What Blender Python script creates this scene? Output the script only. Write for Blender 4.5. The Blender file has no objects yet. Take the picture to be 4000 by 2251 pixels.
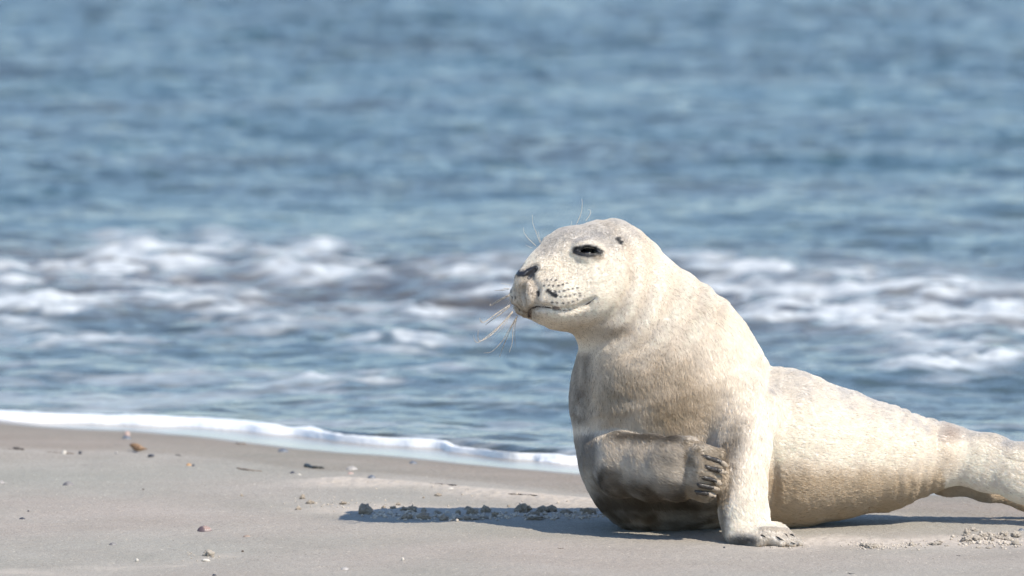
import bpy, math, random
import numpy as np
from mathutils import Vector

# ------------------------------------------------------------------ camera, light, exposure
scene = bpy.context.scene
COL = scene.collection
FPX = 40000.0                      # focal length in pixels of the 4000 px wide photograph
CAM_D, CAM_H, PITCH = 13.333, 1.333, 0.0753
cam_data = bpy.data.cameras.new("camera")
cam_data.sensor_width = 36.0
cam_data.lens = 36.0 * FPX / 4000.0
cam_data.clip_start = 0.5
cam_data.clip_end = 9000.0
cam_data.dof.use_dof = True
cam_data.dof.focus_distance = 13.33
cam_data.dof.aperture_fstop = 8.2
cam_data.dof.aperture_blades = 9
cam = bpy.data.objects.new("camera", cam_data)
COL.objects.link(cam)
cam.location = (0.0, -CAM_D, CAM_H)
cam.rotation_euler = (math.pi / 2 - PITCH, 0.0, 0.0)
scene.camera = cam

SUN_AZ, SUN_EL = 131.0, 47.5       # azimuth clockwise from +Y (the sea), elevation
world = bpy.data.worlds.new("World")
scene.world = world
world.use_nodes = True
wn = world.node_tree
sky = wn.nodes.new("ShaderNodeTexSky")
sky.sky_type = 'NISHITA'
sky.sun_disc = False
sky.sun_elevation = math.radians(SUN_EL)
sky.sun_rotation = math.radians(SUN_AZ)
sky.air_density = 1.0
sky.dust_density = 0.1
sky.ozone_density = 3.0
wn.links.new(sky.outputs[0], wn.nodes["Background"].inputs[0])
wn.nodes["Background"].inputs[1].default_value = 0.15

sun_data = bpy.data.lights.new("sun", 'SUN')
sun_data.energy = 4.1
sun_data.angle = math.radians(0.53)
sun_data.color = (1.0, 0.915, 0.79)
sun = bpy.data.objects.new("sun", sun_data)
COL.objects.link(sun)
az, el = math.radians(SUN_AZ), math.radians(SUN_EL)
SUN_DIR = Vector((math.sin(az) * math.cos(el), math.cos(az) * math.cos(el), math.sin(el)))
sun.rotation_euler = SUN_DIR.to_track_quat('Z', 'Y').to_euler()
sun.location = (8, -8, 12)

vs = scene.view_settings
vs.view_transform = 'Standard'
vs.look = 'None'
vs.exposure = 0.45
vs.gamma = 1.0
vs.use_curve_mapping = False
scene.render.engine = 'CYCLES'
scene.cycles.max_bounces = 8
scene.cycles.sample_clamp_indirect = 6.0
scene.cycles.use_denoising = True

rng = np.random.default_rng(7)
random.seed(7)

# ------------------------------------------------------------------ pixel <-> place helpers (photograph of 4000 x 2251 px)
CP, SP = math.cos(PITCH), math.sin(PITCH)
def ray(u, v):
    a = (np.asarray(u, float) - 2000.0) / FPX
    b = (1125.5 - np.asarray(v, float)) / FPX
    # camera looks along (0, CP, -SP); its up is (0, SP, CP)
    return np.stack([a, CP + b * SP, -SP + b * CP], -1)
CAM = np.array([0.0, -CAM_D, CAM_H])
def P(u, v, y):
    d = ray(u, v)
    t = (y - CAM[1]) / d[..., 1]
    return CAM + d * t[..., None] if np.ndim(t) else CAM + d * t
def at_z(u, v, z):
    d = ray(u, v)
    t = (z - CAM[2]) / d[..., 2]
    return CAM + d * (t[..., None] if np.ndim(t) else t)
def UV(p):
    q = np.asarray(p) - CAM
    zc = q[..., 1] * CP - q[..., 2] * SP
    yc = q[..., 1] * SP + q[..., 2] * CP
    return 2000.0 + FPX * q[..., 0] / zc, 1125.5 - FPX * yc / zc
def PX(r, y=0.0):
    return r * (y + CAM_D) / FPX

# ------------------------------------------------------------------ noise
def _h(ix, iy, iz):
    n = (ix.astype(np.uint32) * np.uint32(374761393) + iy.astype(np.uint32) * np.uint32(668265263)
         + iz.astype(np.uint32) * np.uint32(2147483647 & 0x5bd1e995))
    n = (n ^ (n >> np.uint32(13))) * np.uint32(1274126177)
    n = n ^ (n >> np.uint32(16))
    return (n & np.uint32(0xffffff)).astype(np.float32) / np.float32(0xffffff)
def vnoise(p):
    p = np.asarray(p, np.float64)
    i = np.floor(p).astype(np.int64)
    f = (p - i).astype(np.float32)
    f = f * f * f * (f * (f * 6 - 15) + 10)
    x, y, z = i[..., 0], i[..., 1], i[..., 2]
    out = 0
    for dx in (0, 1):
        wx = f[..., 0] if dx else 1 - f[..., 0]
        for dy in (0, 1):
            wy = f[..., 1] if dy else 1 - f[..., 1]
            for dz in (0, 1):
                wz = f[..., 2] if dz else 1 - f[..., 2]
                out = out + wx * wy * wz * _h(x + dx, y + dy, z + dz)
    return out * 2 - 1
def fbm(p, octaves=4, gain=0.5, lac=2.03):
    p = np.asarray(p, float)
    s, a, n = 0, 1.0, 0
    for o in range(octaves):
        s = s + a * vnoise(p + 17.3 * o)
        n += a
        a *= gain
        p = p * lac
    return s / n
def XY(x, y, s=1.0, z=0.0, ax=1.0, ay=1.0):
    return np.stack([x * s * ax, y * s * ay, np.zeros_like(x) + z], -1)
def sstep(a, b, x):
    t = np.clip((x - a) / (b - a), 0, 1)
    return t * t * (3 - 2 * t)

# ------------------------------------------------------------------ object helpers
def mesh_from(name, V, F, mat=None, smooth=True, attrs=None, parent=None, loc=None):
    """V (n,3); F (m,3|4) int array or list of such arrays"""
    me = bpy.data.meshes.new(name)
    Fs = F if isinstance(F, list) else [F]
    V = np.asarray(V, np.float32)
    me.vertices.add(len(V))
    me.vertices.foreach_set("co", V.ravel())
    lens = np.concatenate([np.full(len(f), f.shape[1], np.int32) for f in Fs])
    loops = np.concatenate([f.ravel().astype(np.int32) for f in Fs])
    me.loops.add(len(loops))
    me.loops.foreach_set("vertex_index", loops)
    me.polygons.add(len(lens))
    starts = np.concatenate([[0], np.cumsum(lens)[:-1]]).astype(np.int32)
    me.polygons.foreach_set("loop_start", starts)
    me.polygons.foreach_set("loop_total", lens)
    me.update(calc_edges=True)
    me.validate()
    me.polygons.foreach_set("use_smooth", np.full(len(me.polygons), smooth, bool))
    for k, a in (attrs or {}).items():
        a = np.asarray(a, np.float32)
        if a.ndim == 1:
            at = me.attributes.new(k, 'FLOAT', 'POINT')
            at.data.foreach_set("value", a)
        else:
            at = me.attributes.new(k, 'FLOAT_COLOR', 'POINT')
            c = np.ones((len(a), 4), np.float32)
            c[:, :3] = a
            at.data.foreach_set("color", c.ravel())
    if mat:
        me.materials.append(mat)
    o = bpy.data.objects.new(name, me)
    COL.objects.link(o)
    if parent is not None:
        o.parent = parent
    if loc is not None:
        o.location = loc
    return o
def tag(o, label=None, cat=None, group=None, kind=None):
    if label: o["label"] = label
    if cat: o["category"] = cat
    if group: o["group"] = group
    if kind: o["kind"] = kind
    return o
def grid_faces(nr, nc):
    i = np.arange(nr - 1)[:, None] * nc + np.arange(nc - 1)[None, :]
    i = i.ravel()
    return np.stack([i, i + 1, i + nc + 1, i + nc], -1)
def tube(pts, radii, n=7):
    pts = np.asarray(pts, float)
    radii = np.broadcast_to(np.asarray(radii, float), (len(pts),))
    T = np.gradient(pts, axis=0)
    T /= np.linalg.norm(T, axis=1)[:, None] + 1e-12
    ref = np.array([0.31, 0.2, 0.93])
    A = np.cross(T, ref); A /= np.linalg.norm(A, axis=1)[:, None] + 1e-12
    B = np.cross(T, A)
    th = np.linspace(0, 2 * np.pi, n, endpoint=False)
    V = pts[:, None] + radii[:, None, None] * (A[:, None] * np.cos(th)[None, :, None] + B[:, None] * np.sin(th)[None, :, None])
    V = V.reshape(-1, 3)
    F = []
    for i in range(len(pts) - 1):
        for j in range(n):
            k = (j + 1) % n
            F.append((i * n + j, i * n + k, (i + 1) * n + k, (i + 1) * n + j))
    a, b = len(V), len(V) + 1
    V = np.vstack([V, pts[:1], pts[-1:]])
    m = (len(pts) - 1) * n
    T3 = [(a, (j + 1) % n, j) for j in range(n)] + [(b, m + j, m + (j + 1) % n) for j in range(n)]
    return V, [np.array(F), np.array(T3)]

# ------------------------------------------------------------------ material helpers
class NT:
    def __init__(self, name):
        self.m = bpy.data.materials.new(name)
        self.m.use_nodes = True
        self.t = self.m.node_tree
        self.b = self.t.nodes["Principled BSDF"]
        self.out = self.t.nodes["Material Output"]
    def n(self, typ, **kw):
        x = self.t.nodes.new(typ)
        for k, v in kw.items():
            if k.startswith("i_"):
                x.inputs[k[2:].replace("_", " ")].default_value = v
            else:
                setattr(x, k, v)
        return x
    def l(self, a, b): self.t.links.new(a, b)
    def setb(self, **kw):
        for k, v in kw.items():
            self.b.inputs[k.replace("_", " ")].default_value = v
    def attr(self, name):
        return self.n("ShaderNodeAttribute", attribute_name=name)
    def noise(self, scale, detail=4.0, rough=0.55, vec=None, dist=0.0):
        x = self.n("ShaderNodeTexNoise")
        x.inputs["Scale"].default_value = scale
        x.inputs["Detail"].default_value = detail
        x.inputs["Roughness"].default_value = rough
        x.inputs["Distortion"].default_value = dist
        if vec is not None: self.l(vec, x.inputs["Vector"])
        return x
    def ramp(self, src, stops):
        r = self.n("ShaderNodeValToRGB")
        e = r.color_ramp.elements
        while len(e) < len(stops): e.new(0.5)
        for q, (p, c) in zip(e, stops):
            q.position = p
            q.color = (*c, 1) if len(c) == 3 else c
        self.l(src, r.inputs[0])
        return r
    def mix(self, fac, a, b, mode='MIX'):
        x = self.n("ShaderNodeMix", data_type='RGBA', blend_type=mode)
        for s, v in ((0, fac), (6, a), (7, b)):
            if hasattr(v, "links"): self.l(v, x.inputs[s])
            else: x.inputs[s].default_value = v if s == 0 else (*v, 1)
        return x.outputs[2]
    def math(self, op, a, b=None, clamp=False):
        x = self.n("ShaderNodeMath", operation=op, use_clamp=clamp)
        for s, v in ((0, a), (1, b)):
            if v is None: continue
            if hasattr(v, "links"): self.l(v, x.inputs[s])
            else: x.inputs[s].default_value = v
        return x.outputs[0]
    def bump(self, h, strength=0.5, dist=0.001, normal=None):
        x = self.n("ShaderNodeBump")
        x.inputs["Strength"].default_value = strength
        x.inputs["Distance"].default_value = dist
        self.l(h, x.inputs["Height"])
        if normal is not None: self.l(normal, x.inputs["Normal"])
        return x.outputs[0]
def geo_pos(nt):
    return nt.n("ShaderNodeNewGeometry").outputs["Position"]
def obj_pos(nt):
    return nt.n("ShaderNodeTexCoord").outputs["Object"]
# ------------------------------------------------------------------ the shore: terrain, sand, sea, foam
SEA_Z = -0.02
_a, _b = at_z(0, 1632, SEA_Z), at_z(2250, 1782, SEA_Z)
SH_M = (_b[1] - _a[1]) / (_b[0] - _a[0])            # shoreline y = SH_C + SH_M x
SH_C = _a[1] - SH_M * _a[0]
SH_N = math.hypot(1, SH_M)
def shore_s(x, y):                                   # metres seaward of the mean shoreline
    wob = 0.035 * np.sin(2.9 * x + 0.6) + 0.02 * np.sin(7.3 * x + 1.0) + 0.012 * np.sin(15.1 * x)
    return (y - SH_C - SH_M * x) / SH_N + wob
def seg_dist(x, y, pts):
    d = np.full(np.shape(x), 1e9)
    for (x0, y0), (x1, y1) in zip(pts[:-1], pts[1:]):
        dx, dy = x1 - x0, y1 - y0
        t = np.clip(((x - x0) * dx + (y - y0) * dy) / (dx * dx + dy * dy), 0, 1)
        d = np.minimum(d, np.hypot(x - x0 - t * dx, y - y0 - t * dy))
    return d
def uvline(l): return [tuple(at_z(u, v, 0.0)[:2]) for u, v in l]
RIDGE = uvline([(1330, 1884), (1500, 1893), (1720, 1912), (1950, 1934), (2200, 1958), (2420, 1985)])
TRACK = uvline([(3020, 2128), (3250, 2118), (3600, 2116), (3780, 2108), (4100, 2112)])
CLODLINE = uvline([(1420, 1990), (1600, 2003), (1800, 2004), (2050, 2000), (2350, 2006)])
FORE = uvline([(380, 2218), (700, 2208), (860, 2170)])
FORE2 = uvline([(-60, 2236), (160, 2240)])
def disturbed(x, y):
    n = 0.5 + 0.5 * fbm(XY(x, y, 14.0), 3)
    a = 1 - sstep(0.0, 0.10, seg_dist(x, y, RIDGE) + 0.07 * (n - 0.4))
    b = (1 - sstep(0.0, 0.13, seg_dist(x, y, TRACK) + 0.10 * (n - 0.4)))
    c = 0.8 * (1 - sstep(0.0, 0.16, seg_dist(x, y, CLODLINE) + 0.12 * (n - 0.4)))
    d = 0.5 * (1 - sstep(0.0, 0.07, np.minimum(seg_dist(x, y, FORE), seg_dist(x, y, FORE2)) + 0.08 * (n - 0.35)))
    return np.clip(np.maximum(np.maximum(a, b), np.maximum(c, d)), 0, 1)
def terrain(x, y, detail=True):
    x = np.asarray(x, float); y = np.asarray(y, float)
    s = shore_s(x, y)
    z = -0.0325 * np.clip(s + 0.62, 0, None) ** 1.0 * sstep(-0.75, -0.2, s)
    z = z - 0.02 * np.clip(s, 0, 20) * 1.2
    z = z + 0.0022 * fbm(XY(x, y, 3.2, 1.7), 2) + 0.0011 * fbm(XY(x, y, 11.0, 5.1, 1.0, 0.6), 2)
    if detail:
        dm = disturbed(x, y)
        k = fbm(XY(x, y, 75.0, 3.3), 3)
        dryk = 1 - sstep(-0.30, -0.20, s)
        z = z + dryk * 0.00060 * vnoise(XY(x, y, 300.0, 8.8)) + dryk * 0.0004 * vnoise(XY(x, y, 120.0, 2.8))
        z = z + dm * (0.0026 * np.clip(k + 0.25, 0, None) + 0.0008 * fbm(XY(x, y, 260.0), 2))
        z = z + 0.0045 * np.exp(-(seg_dist(x, y, RIDGE) / 0.035) ** 2)
    return z
def G(u, v):                                          # the spot on the ground seen at that pixel
    z = 0.0
    for _ in range(6):
        p = at_z(u, v, z)
        z = float(terrain(np.array([p[0]]), np.array([p[1]]))[0])
    return np.array([p[0], p[1], z])

# ---- beach sheet
def fan_sheet(D, half, inner, outer_x, n_in, n_out=26):
    """rows at distances D from the camera foot, columns dense inside the field of view and running far to the sides"""
    s_in = np.linspace(-1, 1, n_in)
    k = np.geomspace(1.02, outer_x, n_out)
    s = np.concatenate([-k[::-1], s_in, k])
    X = s[None, :] * (half + inner * D[:, None])
    Y = np.repeat(D[:, None] - CAM_D, len(s), 1)
    return X, Y
Dr = np.concatenate([np.geomspace(0.6, 11.9, 30), np.linspace(12.0, 12.6, 150), np.linspace(12.604, 13.9, 420), np.linspace(13.904, 14.7, 190), np.linspace(14.71, 16.4, 160), np.linspace(16.6, 24.0, 30)])
Dr = np.concatenate([-np.geomspace(400, 0.5, 24), Dr])
X, Y = fan_sheet(Dr, 0.12, 0.0, 500.0, 620)
Dc = np.maximum(Dr, 3.0)
X = np.sign(X) * (np.abs(X) / 0.12) * (0.10 + 0.052 * Dc[:, None])
Z = terrain(X, Y)
far = np.hypot(X, Y) > 14
Z = Z + np.where(Y < -12, 0.02 * np.clip(-Y - 12, 0, 40) * sstep(0, 40, -Y - 12), 0)
S = shore_s(X, Y)
DM = disturbed(X, Y)
edge_n = fbm(XY(X, Y, 4.0), 3)
wet = sstep(-0.585, -0.52, S + 0.05 * edge_n) * (0.75 + 0.25 * sstep(-0.5, -0.2, S))
film = sstep(-0.275, -0.20, S + 0.02 * edge_n - 0.15 * (1 - sstep(-0.80, -0.20, X)))
sand = NT("damp_sand")
pos = geo_pos(sand)
a_w, a_f, a_d = sand.attr("wet"), sand.attr("film"), sand.attr("crumbly")
n1 = sand.noise(5.0, 4, 0.6, pos)
n2 = sand.noise(420.0, 3, 0.75, pos)
n3 = sand.noise(60.0, 3, 0.6, pos)
base = sand.ramp(n1.outputs[0], [(0.3, (0.304, 0.278, 0.238)), (0.7, (0.371, 0.339, 0.297))]).outputs[0]
grain = sand.ramp(n2.outputs[0], [(0.28, (0.50, 0.48, 0.46)), (0.42, (0.92, 0.92, 0.92)), (0.58, (1.05, 1.05, 1.05)), (0.72, (1.42, 1.41, 1.38))]).outputs[0]
n4 = sand.noise(1.7, 3, 0.5, pos)
tint = sand.ramp(n4.outputs[0], [(0.35, (0.95, 0.985, 0.97)), (0.65, (1.05, 1.0, 0.985))]).outputs[0]
base = sand.mix(1.0, base, tint, 'MULTIPLY')
c = sand.mix(1.0, base, grain, 'MULTIPLY')
sp = sand.n("ShaderNodeTexVoronoi", feature='F1')
sp.inputs["Scale"].default_value = 380.0
sand.l(pos, sp.inputs["Vector"])
spk = sand.ramp(sp.outputs["Color"], [(0.0, (0.30, 0.27, 0.25)), (0.06, (1, 1, 1)), (0.90, (1, 1, 1)), (0.96, (1.7, 1.68, 1.62))]).outputs[0]
c = sand.mix(0.8, c, spk, 'MULTIPLY')
dry = sand.ramp(n3.outputs[0], [(0.3, (0.46, 0.40, 0.335)), (0.7, (0.58, 0.51, 0.435))]).outputs[0]
c = sand.mix(sand.math('MULTIPLY', a_d.outputs["Fac"], 0.8), c, dry)
wetc = sand.mix(1.0, c, (0.79, 0.745, 0.695), 'MULTIPLY')
c = sand.mix(a_w.outputs["Fac"], c, wetc)
sand.l(c, sand.b.inputs["Base Color"])
ro = sand.math('SUBTRACT', 0.85, sand.math('MULTIPLY', a_w.outputs["Fac"], 0.15))
ro = sand.math('SUBTRACT', ro, sand.math('MULTIPLY', a_f.outputs["Fac"], 0.50))
sand.l(ro, sand.b.inputs["Roughness"])
sand.setb(IOR=1.40)
hb = sand.math('ADD', n2.outputs[0], sand.math('MULTIPLY', n3.outputs[0], 0.8))
bs = sand.n("ShaderNodeBump")
bs.inputs["Distance"].default_value = 0.0014
sand.l(sand.math('SUBTRACT', 0.9, sand.math('MULTIPLY', a_f.outputs["Fac"], 0.85)), bs.inputs["Strength"])
sand.l(hb, bs.inputs["Height"])
sand.l(bs.outputs[0], sand.b.inputs["Normal"])
beach = mesh_from("beach", np.stack([X, Y, Z], -1).reshape(-1, 3), grid_faces(*X.shape), sand.m,
                  attrs={"wet": wet.ravel(), "film": film.ravel(), "crumbly": DM.ravel()})
tag(beach, kind="structure")

# ---- sea
Dw = [14.2]
while Dw[-1] < 34: Dw.append(Dw[-1] + 0.013 * (Dw[-1] / 15.0) ** 1.6)
Dw = np.array(Dw)
Dw = np.concatenate([Dw, np.geomspace(34.2, 6000.0, 150)])
X, Y = fan_sheet(Dw, 0.10, 0.0, 60.0, 420, 70)
X = np.sign(X) * (np.abs(X) / 0.10) * (0.06 + 0.056 * Dw[:, None])
S = shore_s(X, Y)
fade = 1 - sstep(28, 120, Y)
c_, s_ = math.cos(math.radians(-16)), math.sin(math.radians(-16))
Xr, Yr = X * c_ - Y * s_, X * s_ + Y * c_               # crest-aligned coordinates
w1 = fbm(XY(Xr, Yr, 1.0, 0.3, 0.8, 1.0), 2)
w2 = fbm(XY(Xr, Yr, 1.0, 4.7, 2.9, 3.6), 3)
w3 = fbm(XY(Xr, Yr, 1.0, 9.1, 8.0, 8.5), 3)
w4 = fbm(XY(Xr, Yr, 1.0, 14.1, 19.0, 19.0), 2)
ph = Yr * 2 * np.pi / 1.15 + 1.4 * fbm(XY(X, Y, 0.6), 2)
grow = sstep(0.0, 1.4, S)
calm = 0.45 + 0.55 * grow
gust = (0.95 + 0.50 * fbm(XY(Xr, Yr, 1.0, 31.0, 0.9, 0.8), 2)) * (1.0 + 0.55 * sstep(18.0, 28.0, Dw))[:, None]
H = calm * (0.014 * w1 + gust * (0.0095 * w2 + 0.0095 * w3 + 0.0036 * w4)) + 0.003 * grow * 0.6 * np.sin(ph)
# foam lace and broken crests
patches = [
 (560,1015,210,62,1.3),(190,1056,130,22,.6),(46,1070,80,40,.9),(1134,1068,170,34,1.0),(1330,1035,130,26,1.15),(1553,1072,210,28,.9),
 (1860,1058,190,36,.9),(466,1142,230,36,.85),(186,1190,190,40,.85),(880,1150,200,28,.75),(1646,1195,90,24,.7),(1000,960,240,18,.55),
 (880,900,80,20,.45),(430,930,90,18,.5),(1230,955,60,40,.6),(60,1270,150,26,.6),(310,1320,260,22,.42),(1320,1460,210,16,.5),(1553,1320,180,22,.45),
 (1080,1240,160,16,.45),(1120,1490,220,12,.22),(700,1430,240,12,.22),(380,1450,260,12,.25),(1700,1420,150,16,.45),(2000,1120,120,30,.7),(160,1400,240,12,.22),
 (2717,1010,170,34,.9),(2950,1056,170,36,1.0),(3230,1088,260,40,1.05),(3570,1120,220,48,1.05),(3880,1180,170,60,1.0),(3100,1155,170,30,.8),
 (3340,1240,230,34,.85),(3650,1292,230,36,.95),(3820,1370,190,40,.85),(3880,1245,120,42,.8),(2980,1245,170,26,.8),(2860,1110,140,24,.7),
 (3560,1395,140,18,.5),(3250,990,120,14,.45),(3700,1430,190,18,.5),(2040,1230,150,16,.4),(3450,1180,180,26,.85)]
UU, VV = UV(np.stack([X, Y, np.full_like(X, SEA_Z + 0.01)], -1))
wu = 110 * fbm(XY(X, Y, 4.0, 2.2), 4); wv = 44 * fbm(XY(X, Y, 4.0, 7.7), 4)
foam = np.zeros_like(X)
vis = (Dw < 24)
for (u, v, ru, rv, st) in patches:
    r = ((UU[vis] + wu[vis] - u) / (ru * 1.15)) ** 2 + ((VV[vis] + wv[vis] - v) / (rv * 1.2)) ** 2
    foam[vis] = np.maximum(foam[vis], st * np.exp(-r ** 1.3))
lace = 0.5 + 0.5 * fbm(XY(Xr + 0.06 * w2, Yr + 0.14 * w2, 1.0, 3.9, 6.0, 9.5), 5, 0.62)
gaps = sstep(0.19, 0.04, np.abs(fbm(XY(Xr + 0.08 * w2, Yr + 0.12 * w2, 1.0, 21.9, 3.4, 6.2), 3)))
band = np.exp(-((VV - (1090 + 0.035 * (UU - 1000))) / 150) ** 2) * vis[:, None]
near = np.exp(-np.clip(S, 0, None) / 1.0) * vis[:, None]
off = sstep(2100, 2500, np.abs(UU - 2000)) * vis[:, None] * (0.35 + 0.9 * np.clip(fbm(XY(X, Y, 1.6, 41.0, 1.0, 2.2), 3), -0.3, 0.5)) * np.exp(-((VV - 1120) / 130) ** 2)
foam = np.maximum(foam, off)
foamf = np.clip(foam * (0.12 + 2.1 * sstep(0.22, 0.66, lace)) * 0.85 + 0.85 * sstep(0.47, 0.68, lace) * (0.70 * band + 0.62 * near), 0, 1) * (1 - 0.92 * gaps)
foamf *= (1 - sstep(23.0, 24.0, Dw))[:, None]
H = H + 0.014 * foam * (0.5 + lace) + 0.012 * foamf * fbm(XY(X, Y, 22.0), 2)
# troughs in front of the broken crests
H = H * fade
sub = sstep(0.02, 0.30, S)
Zw = SEA_Z + H * (0.2 + 0.8 * sub) * 1.0 + 0.004 * (1 - sub)
Zw = Zw - 0.05 * (1 - sstep(-0.02, 0.10, S))
sea = NT("sea_water")
pos = geo_pos(sea)
mp = sea.n("ShaderNodeMapping")
mp.inputs["Rotation"].default_value = (0, 0, math.radians(16))
mp.inputs["Scale"].default_value = (0.7, 1.0, 1.0)
sea.l(pos, mp.inputs["Vector"])
b1 = sea.noise(16.0, 4, 0.55, mp.outputs[0])
b2 = sea.noise(4.0, 3, 0.5, mp.outputs[0])
hb = sea.math('ADD', b1.outputs[0], sea.math('MULTIPLY', b2.outputs[0], 2.2))
bn = sea.bump(hb, 0.74, 0.025)
sea.l(bn, sea.b.inputs["Normal"])
turb = sea.noise(1.6, 3, 0.5, mp.outputs[0])
wc = sea.ramp(turb.outputs[0], [(0.35, (0.038, 0.080, 0.098)), (0.7, (0.072, 0.094, 0.102))]).outputs[0]
fa = sea.attr("foam")
si = sea.attr("silt")
wc = sea.mix(sea.math('MULTIPLY', si.outputs["Fac"], 0.85, True), wc, (0.078, 0.065, 0.054))
fn = sea.noise(55.0, 4, 0.65, mp.outputs[0])
ff = sea.math('MULTIPLY', fa.outputs["Fac"], sea.ramp(fn.outputs[0], [(0.25, (0.55,) * 3), (0.65, (1.1,) * 3)]).outputs[0], True)
ff = sea.math('MULTIPLY', ff, 0.94)
sea.setb(IOR=1.333, Roughness=0.20)
sea.l(wc, sea.b.inputs["Base Color"])
fo = sea.n("ShaderNodeBsdfPrincipled")
fo.inputs["Base Color"].default_value = (0.58, 0.61, 0.62, 1)
fo.inputs["Roughness"].default_value = 0.7
sea.l(sea.bump(fn.outputs[0], 0.8, 0.01), fo.inputs["Normal"])
mx = sea.n("ShaderNodeMixShader")
sea.l(ff, mx.inputs[0]); sea.l(sea.b.outputs[0], mx.inputs[1]); sea.l(fo.outputs[0], mx.inputs[2])
sea.l(mx.outputs[0], sea.out.inputs["Surface"])
water = mesh_from("sea", np.stack([X, Y, Zw], -1).reshape(-1, 3), grid_faces(*X.shape), sea.m, attrs={"foam": foamf.ravel(), "silt": (np.clip(band + 0.5 * near, 0, 1) * fade).ravel()})
tag(water, kind="structure")

# ---- the white lip of foam that runs up the sand
ts = np.linspace(-3.2, 2.6, 1500)
ns = 46
dx, dy = 1 / SH_N, SH_M / SH_N                          # along the shore
nx, ny = -SH_M / SH_N, 1 / SH_N                         # seaward
tt = ts[:, None]
wid = 0.055 + 0.050 * vnoise(np.stack([ts * 2.1, ts * 0, ts * 0], -1)) + 0.03 * vnoise(np.stack([ts * 6.3, ts * 0 + 4, ts * 0], -1))
f0 = -0.028 + 0.028 * vnoise(np.stack([ts * 4.2, ts * 0 + 9, ts * 0], -1)) + 0.016 * vnoise(np.stack([ts * 17.0, ts * 0 + 2, ts * 0], -1))
q = np.linspace(0, 1, ns)[None, :] ** 1.3
sx = f0[:, None] + (wid[:, None]) * q * 1.6
bx = 0.0 * tt
Xf = tt * dx + 0 * sx
Yf = SH_C + SH_M * Xf
wob = 0.035 * np.sin(2.9 * Xf + 0.6) + 0.02 * np.sin(7.3 * Xf + 1.0) + 0.012 * np.sin(15.1 * Xf)
Xf, Yf = Xf + nx * (sx - wob), Yf + ny * (sx - wob)
prof = np.clip(q / 0.10, 0, 1) ** 0.5 * (1 - sstep(0.35, 1.0, q))
bub = 0.5 + 0.5 * fbm(np.stack([Xf * 60, Yf * 60, Xf * 0], -1), 3)
bub2 = 0.5 + 0.5 * fbm(np.stack([Xf * 11, Yf * 11, Xf * 0 + 3], -1), 2)
hf = prof * (0.003 + 0.007 * bub2 + 0.0022 * bub)
base_z = np.maximum(terrain(Xf, Yf, False), SEA_Z + 0.0)
Zf = base_z + hf - 0.004 + 0.006 * np.clip(q * 8, 0, 1)
Zf[:, 0] -= 0.012
Zf -= 0.022 * sstep(0.30, 0.9, q) * sstep(0.40, 0.58, 0.5 + 0.5 * fbm(np.stack([Xf * 17, Yf * 17, Xf * 0 + 6], -1), 3))
Zf[:, -1] -= 0.03
foam_m = NT("sea_foam")
fpos = geo_pos(foam_m)
fb = foam_m.n("ShaderNodeTexVoronoi", feature='SMOOTH_F1')
fb.inputs["Scale"].default_value = 120.0
foam_m.l(fpos, fb.inputs["Vector"])
foam_m.setb(Base_Color=(0.82, 0.82, 0.81, 1), Roughness=0.4, Subsurface_Weight=0.0)
foam_m.l(foam_m.bump(fb.outputs["Distance"], 0.35, 0.003), foam_m.b.inputs["Normal"])
fobj = mesh_from("foam", np.stack([Xf, Yf, Zf], -1).reshape(-1, 3), grid_faces(*Xf.shape)[:, ::-1], foam_m.m)
tag(fobj, label="bright white line of bubbly foam where the sea washes onto the sand", cat="foam", kind="stuff")
# ------------------------------------------------------------------ the seal: one continuous implicit surface, meshed
class Seg:
    __slots__ = ("A", "B", "ra", "rb", "n", "kf", "lo", "hi", "chain")
CHAINS = []                                            # (k, op, [Seg])
def chain(pts, k=0.02, flat=None, kf=1.0, op='+'):
    """pts: (point3, radius_m); flat: unit vector squashed by factor kf"""
    segs = []
    if len(pts) == 1: pts = pts * 2
    for (a, ra), (b, rb) in zip(pts[:-1], pts[1:]):
        s = Seg()
        s.A, s.B = np.asarray(a, float), np.asarray(b, float)
        s.ra, s.rb = float(ra), float(rb)
        s.n = None if flat is None else np.asarray(flat, float) / np.linalg.norm(flat)
        s.kf = kf
        r = max(ra, rb) * max(1.0, kf)
        s.lo = np.minimum(s.A, s.B) - r
        s.hi = np.maximum(s.A, s.B) + r
        segs.append(s)
    CHAINS.append((k, op, segs))
    return segs
def seg_eval(s, p):
    ab = s.B - s.A
    L = float(ab @ ab)
    q = p - s.A
    t = np.clip((q @ ab) / L, 0, 1) if L > 1e-12 else np.zeros(len(p))
    q = q - t[:, None] * ab
    if s.n is not None:
        q = q + np.outer((q @ s.n) * (1 / s.kf - 1), s.n)
    d = np.sqrt((q * q).sum(1)) - (s.ra + (s.rb - s.ra) * t)
    return d * min(1.0, s.kf)
def sdf_chunk(p, cull):
    d = None
    if cull:
        lo, hi = p.min(0) - 0.07, p.max(0) + 0.07
    for k, op, segs in CHAINS:
        c = None
        for s in segs:
            if cull and ((s.lo > hi).any() or (s.hi < lo).any()): continue
            e = seg_eval(s, p)
            if c is None: c = e
            else:
                kk = 0.012
                h = np.clip(kk - np.abs(c - e), 0, None) / kk
                c = np.minimum(c, e) - h * h * kk * 0.25
        if c is None: continue
        if d is None:
            d = c if op == '+' else np.full(len(p), 1.0)
            continue
        if op == '-':
            c = -c
            h = np.clip(k - np.abs(d - c), 0, None) / k
            d = np.maximum(d, c) + h * h * k * 0.25
        else:
            h = np.clip(k - np.abs(d - c), 0, None) / k
            d = np.minimum(d, c) - h * h * k * 0.25
    if d is None: d = np.full(len(p), 1.0)
    return np.maximum(d, -(p[:, 2] + 0.004))
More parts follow.
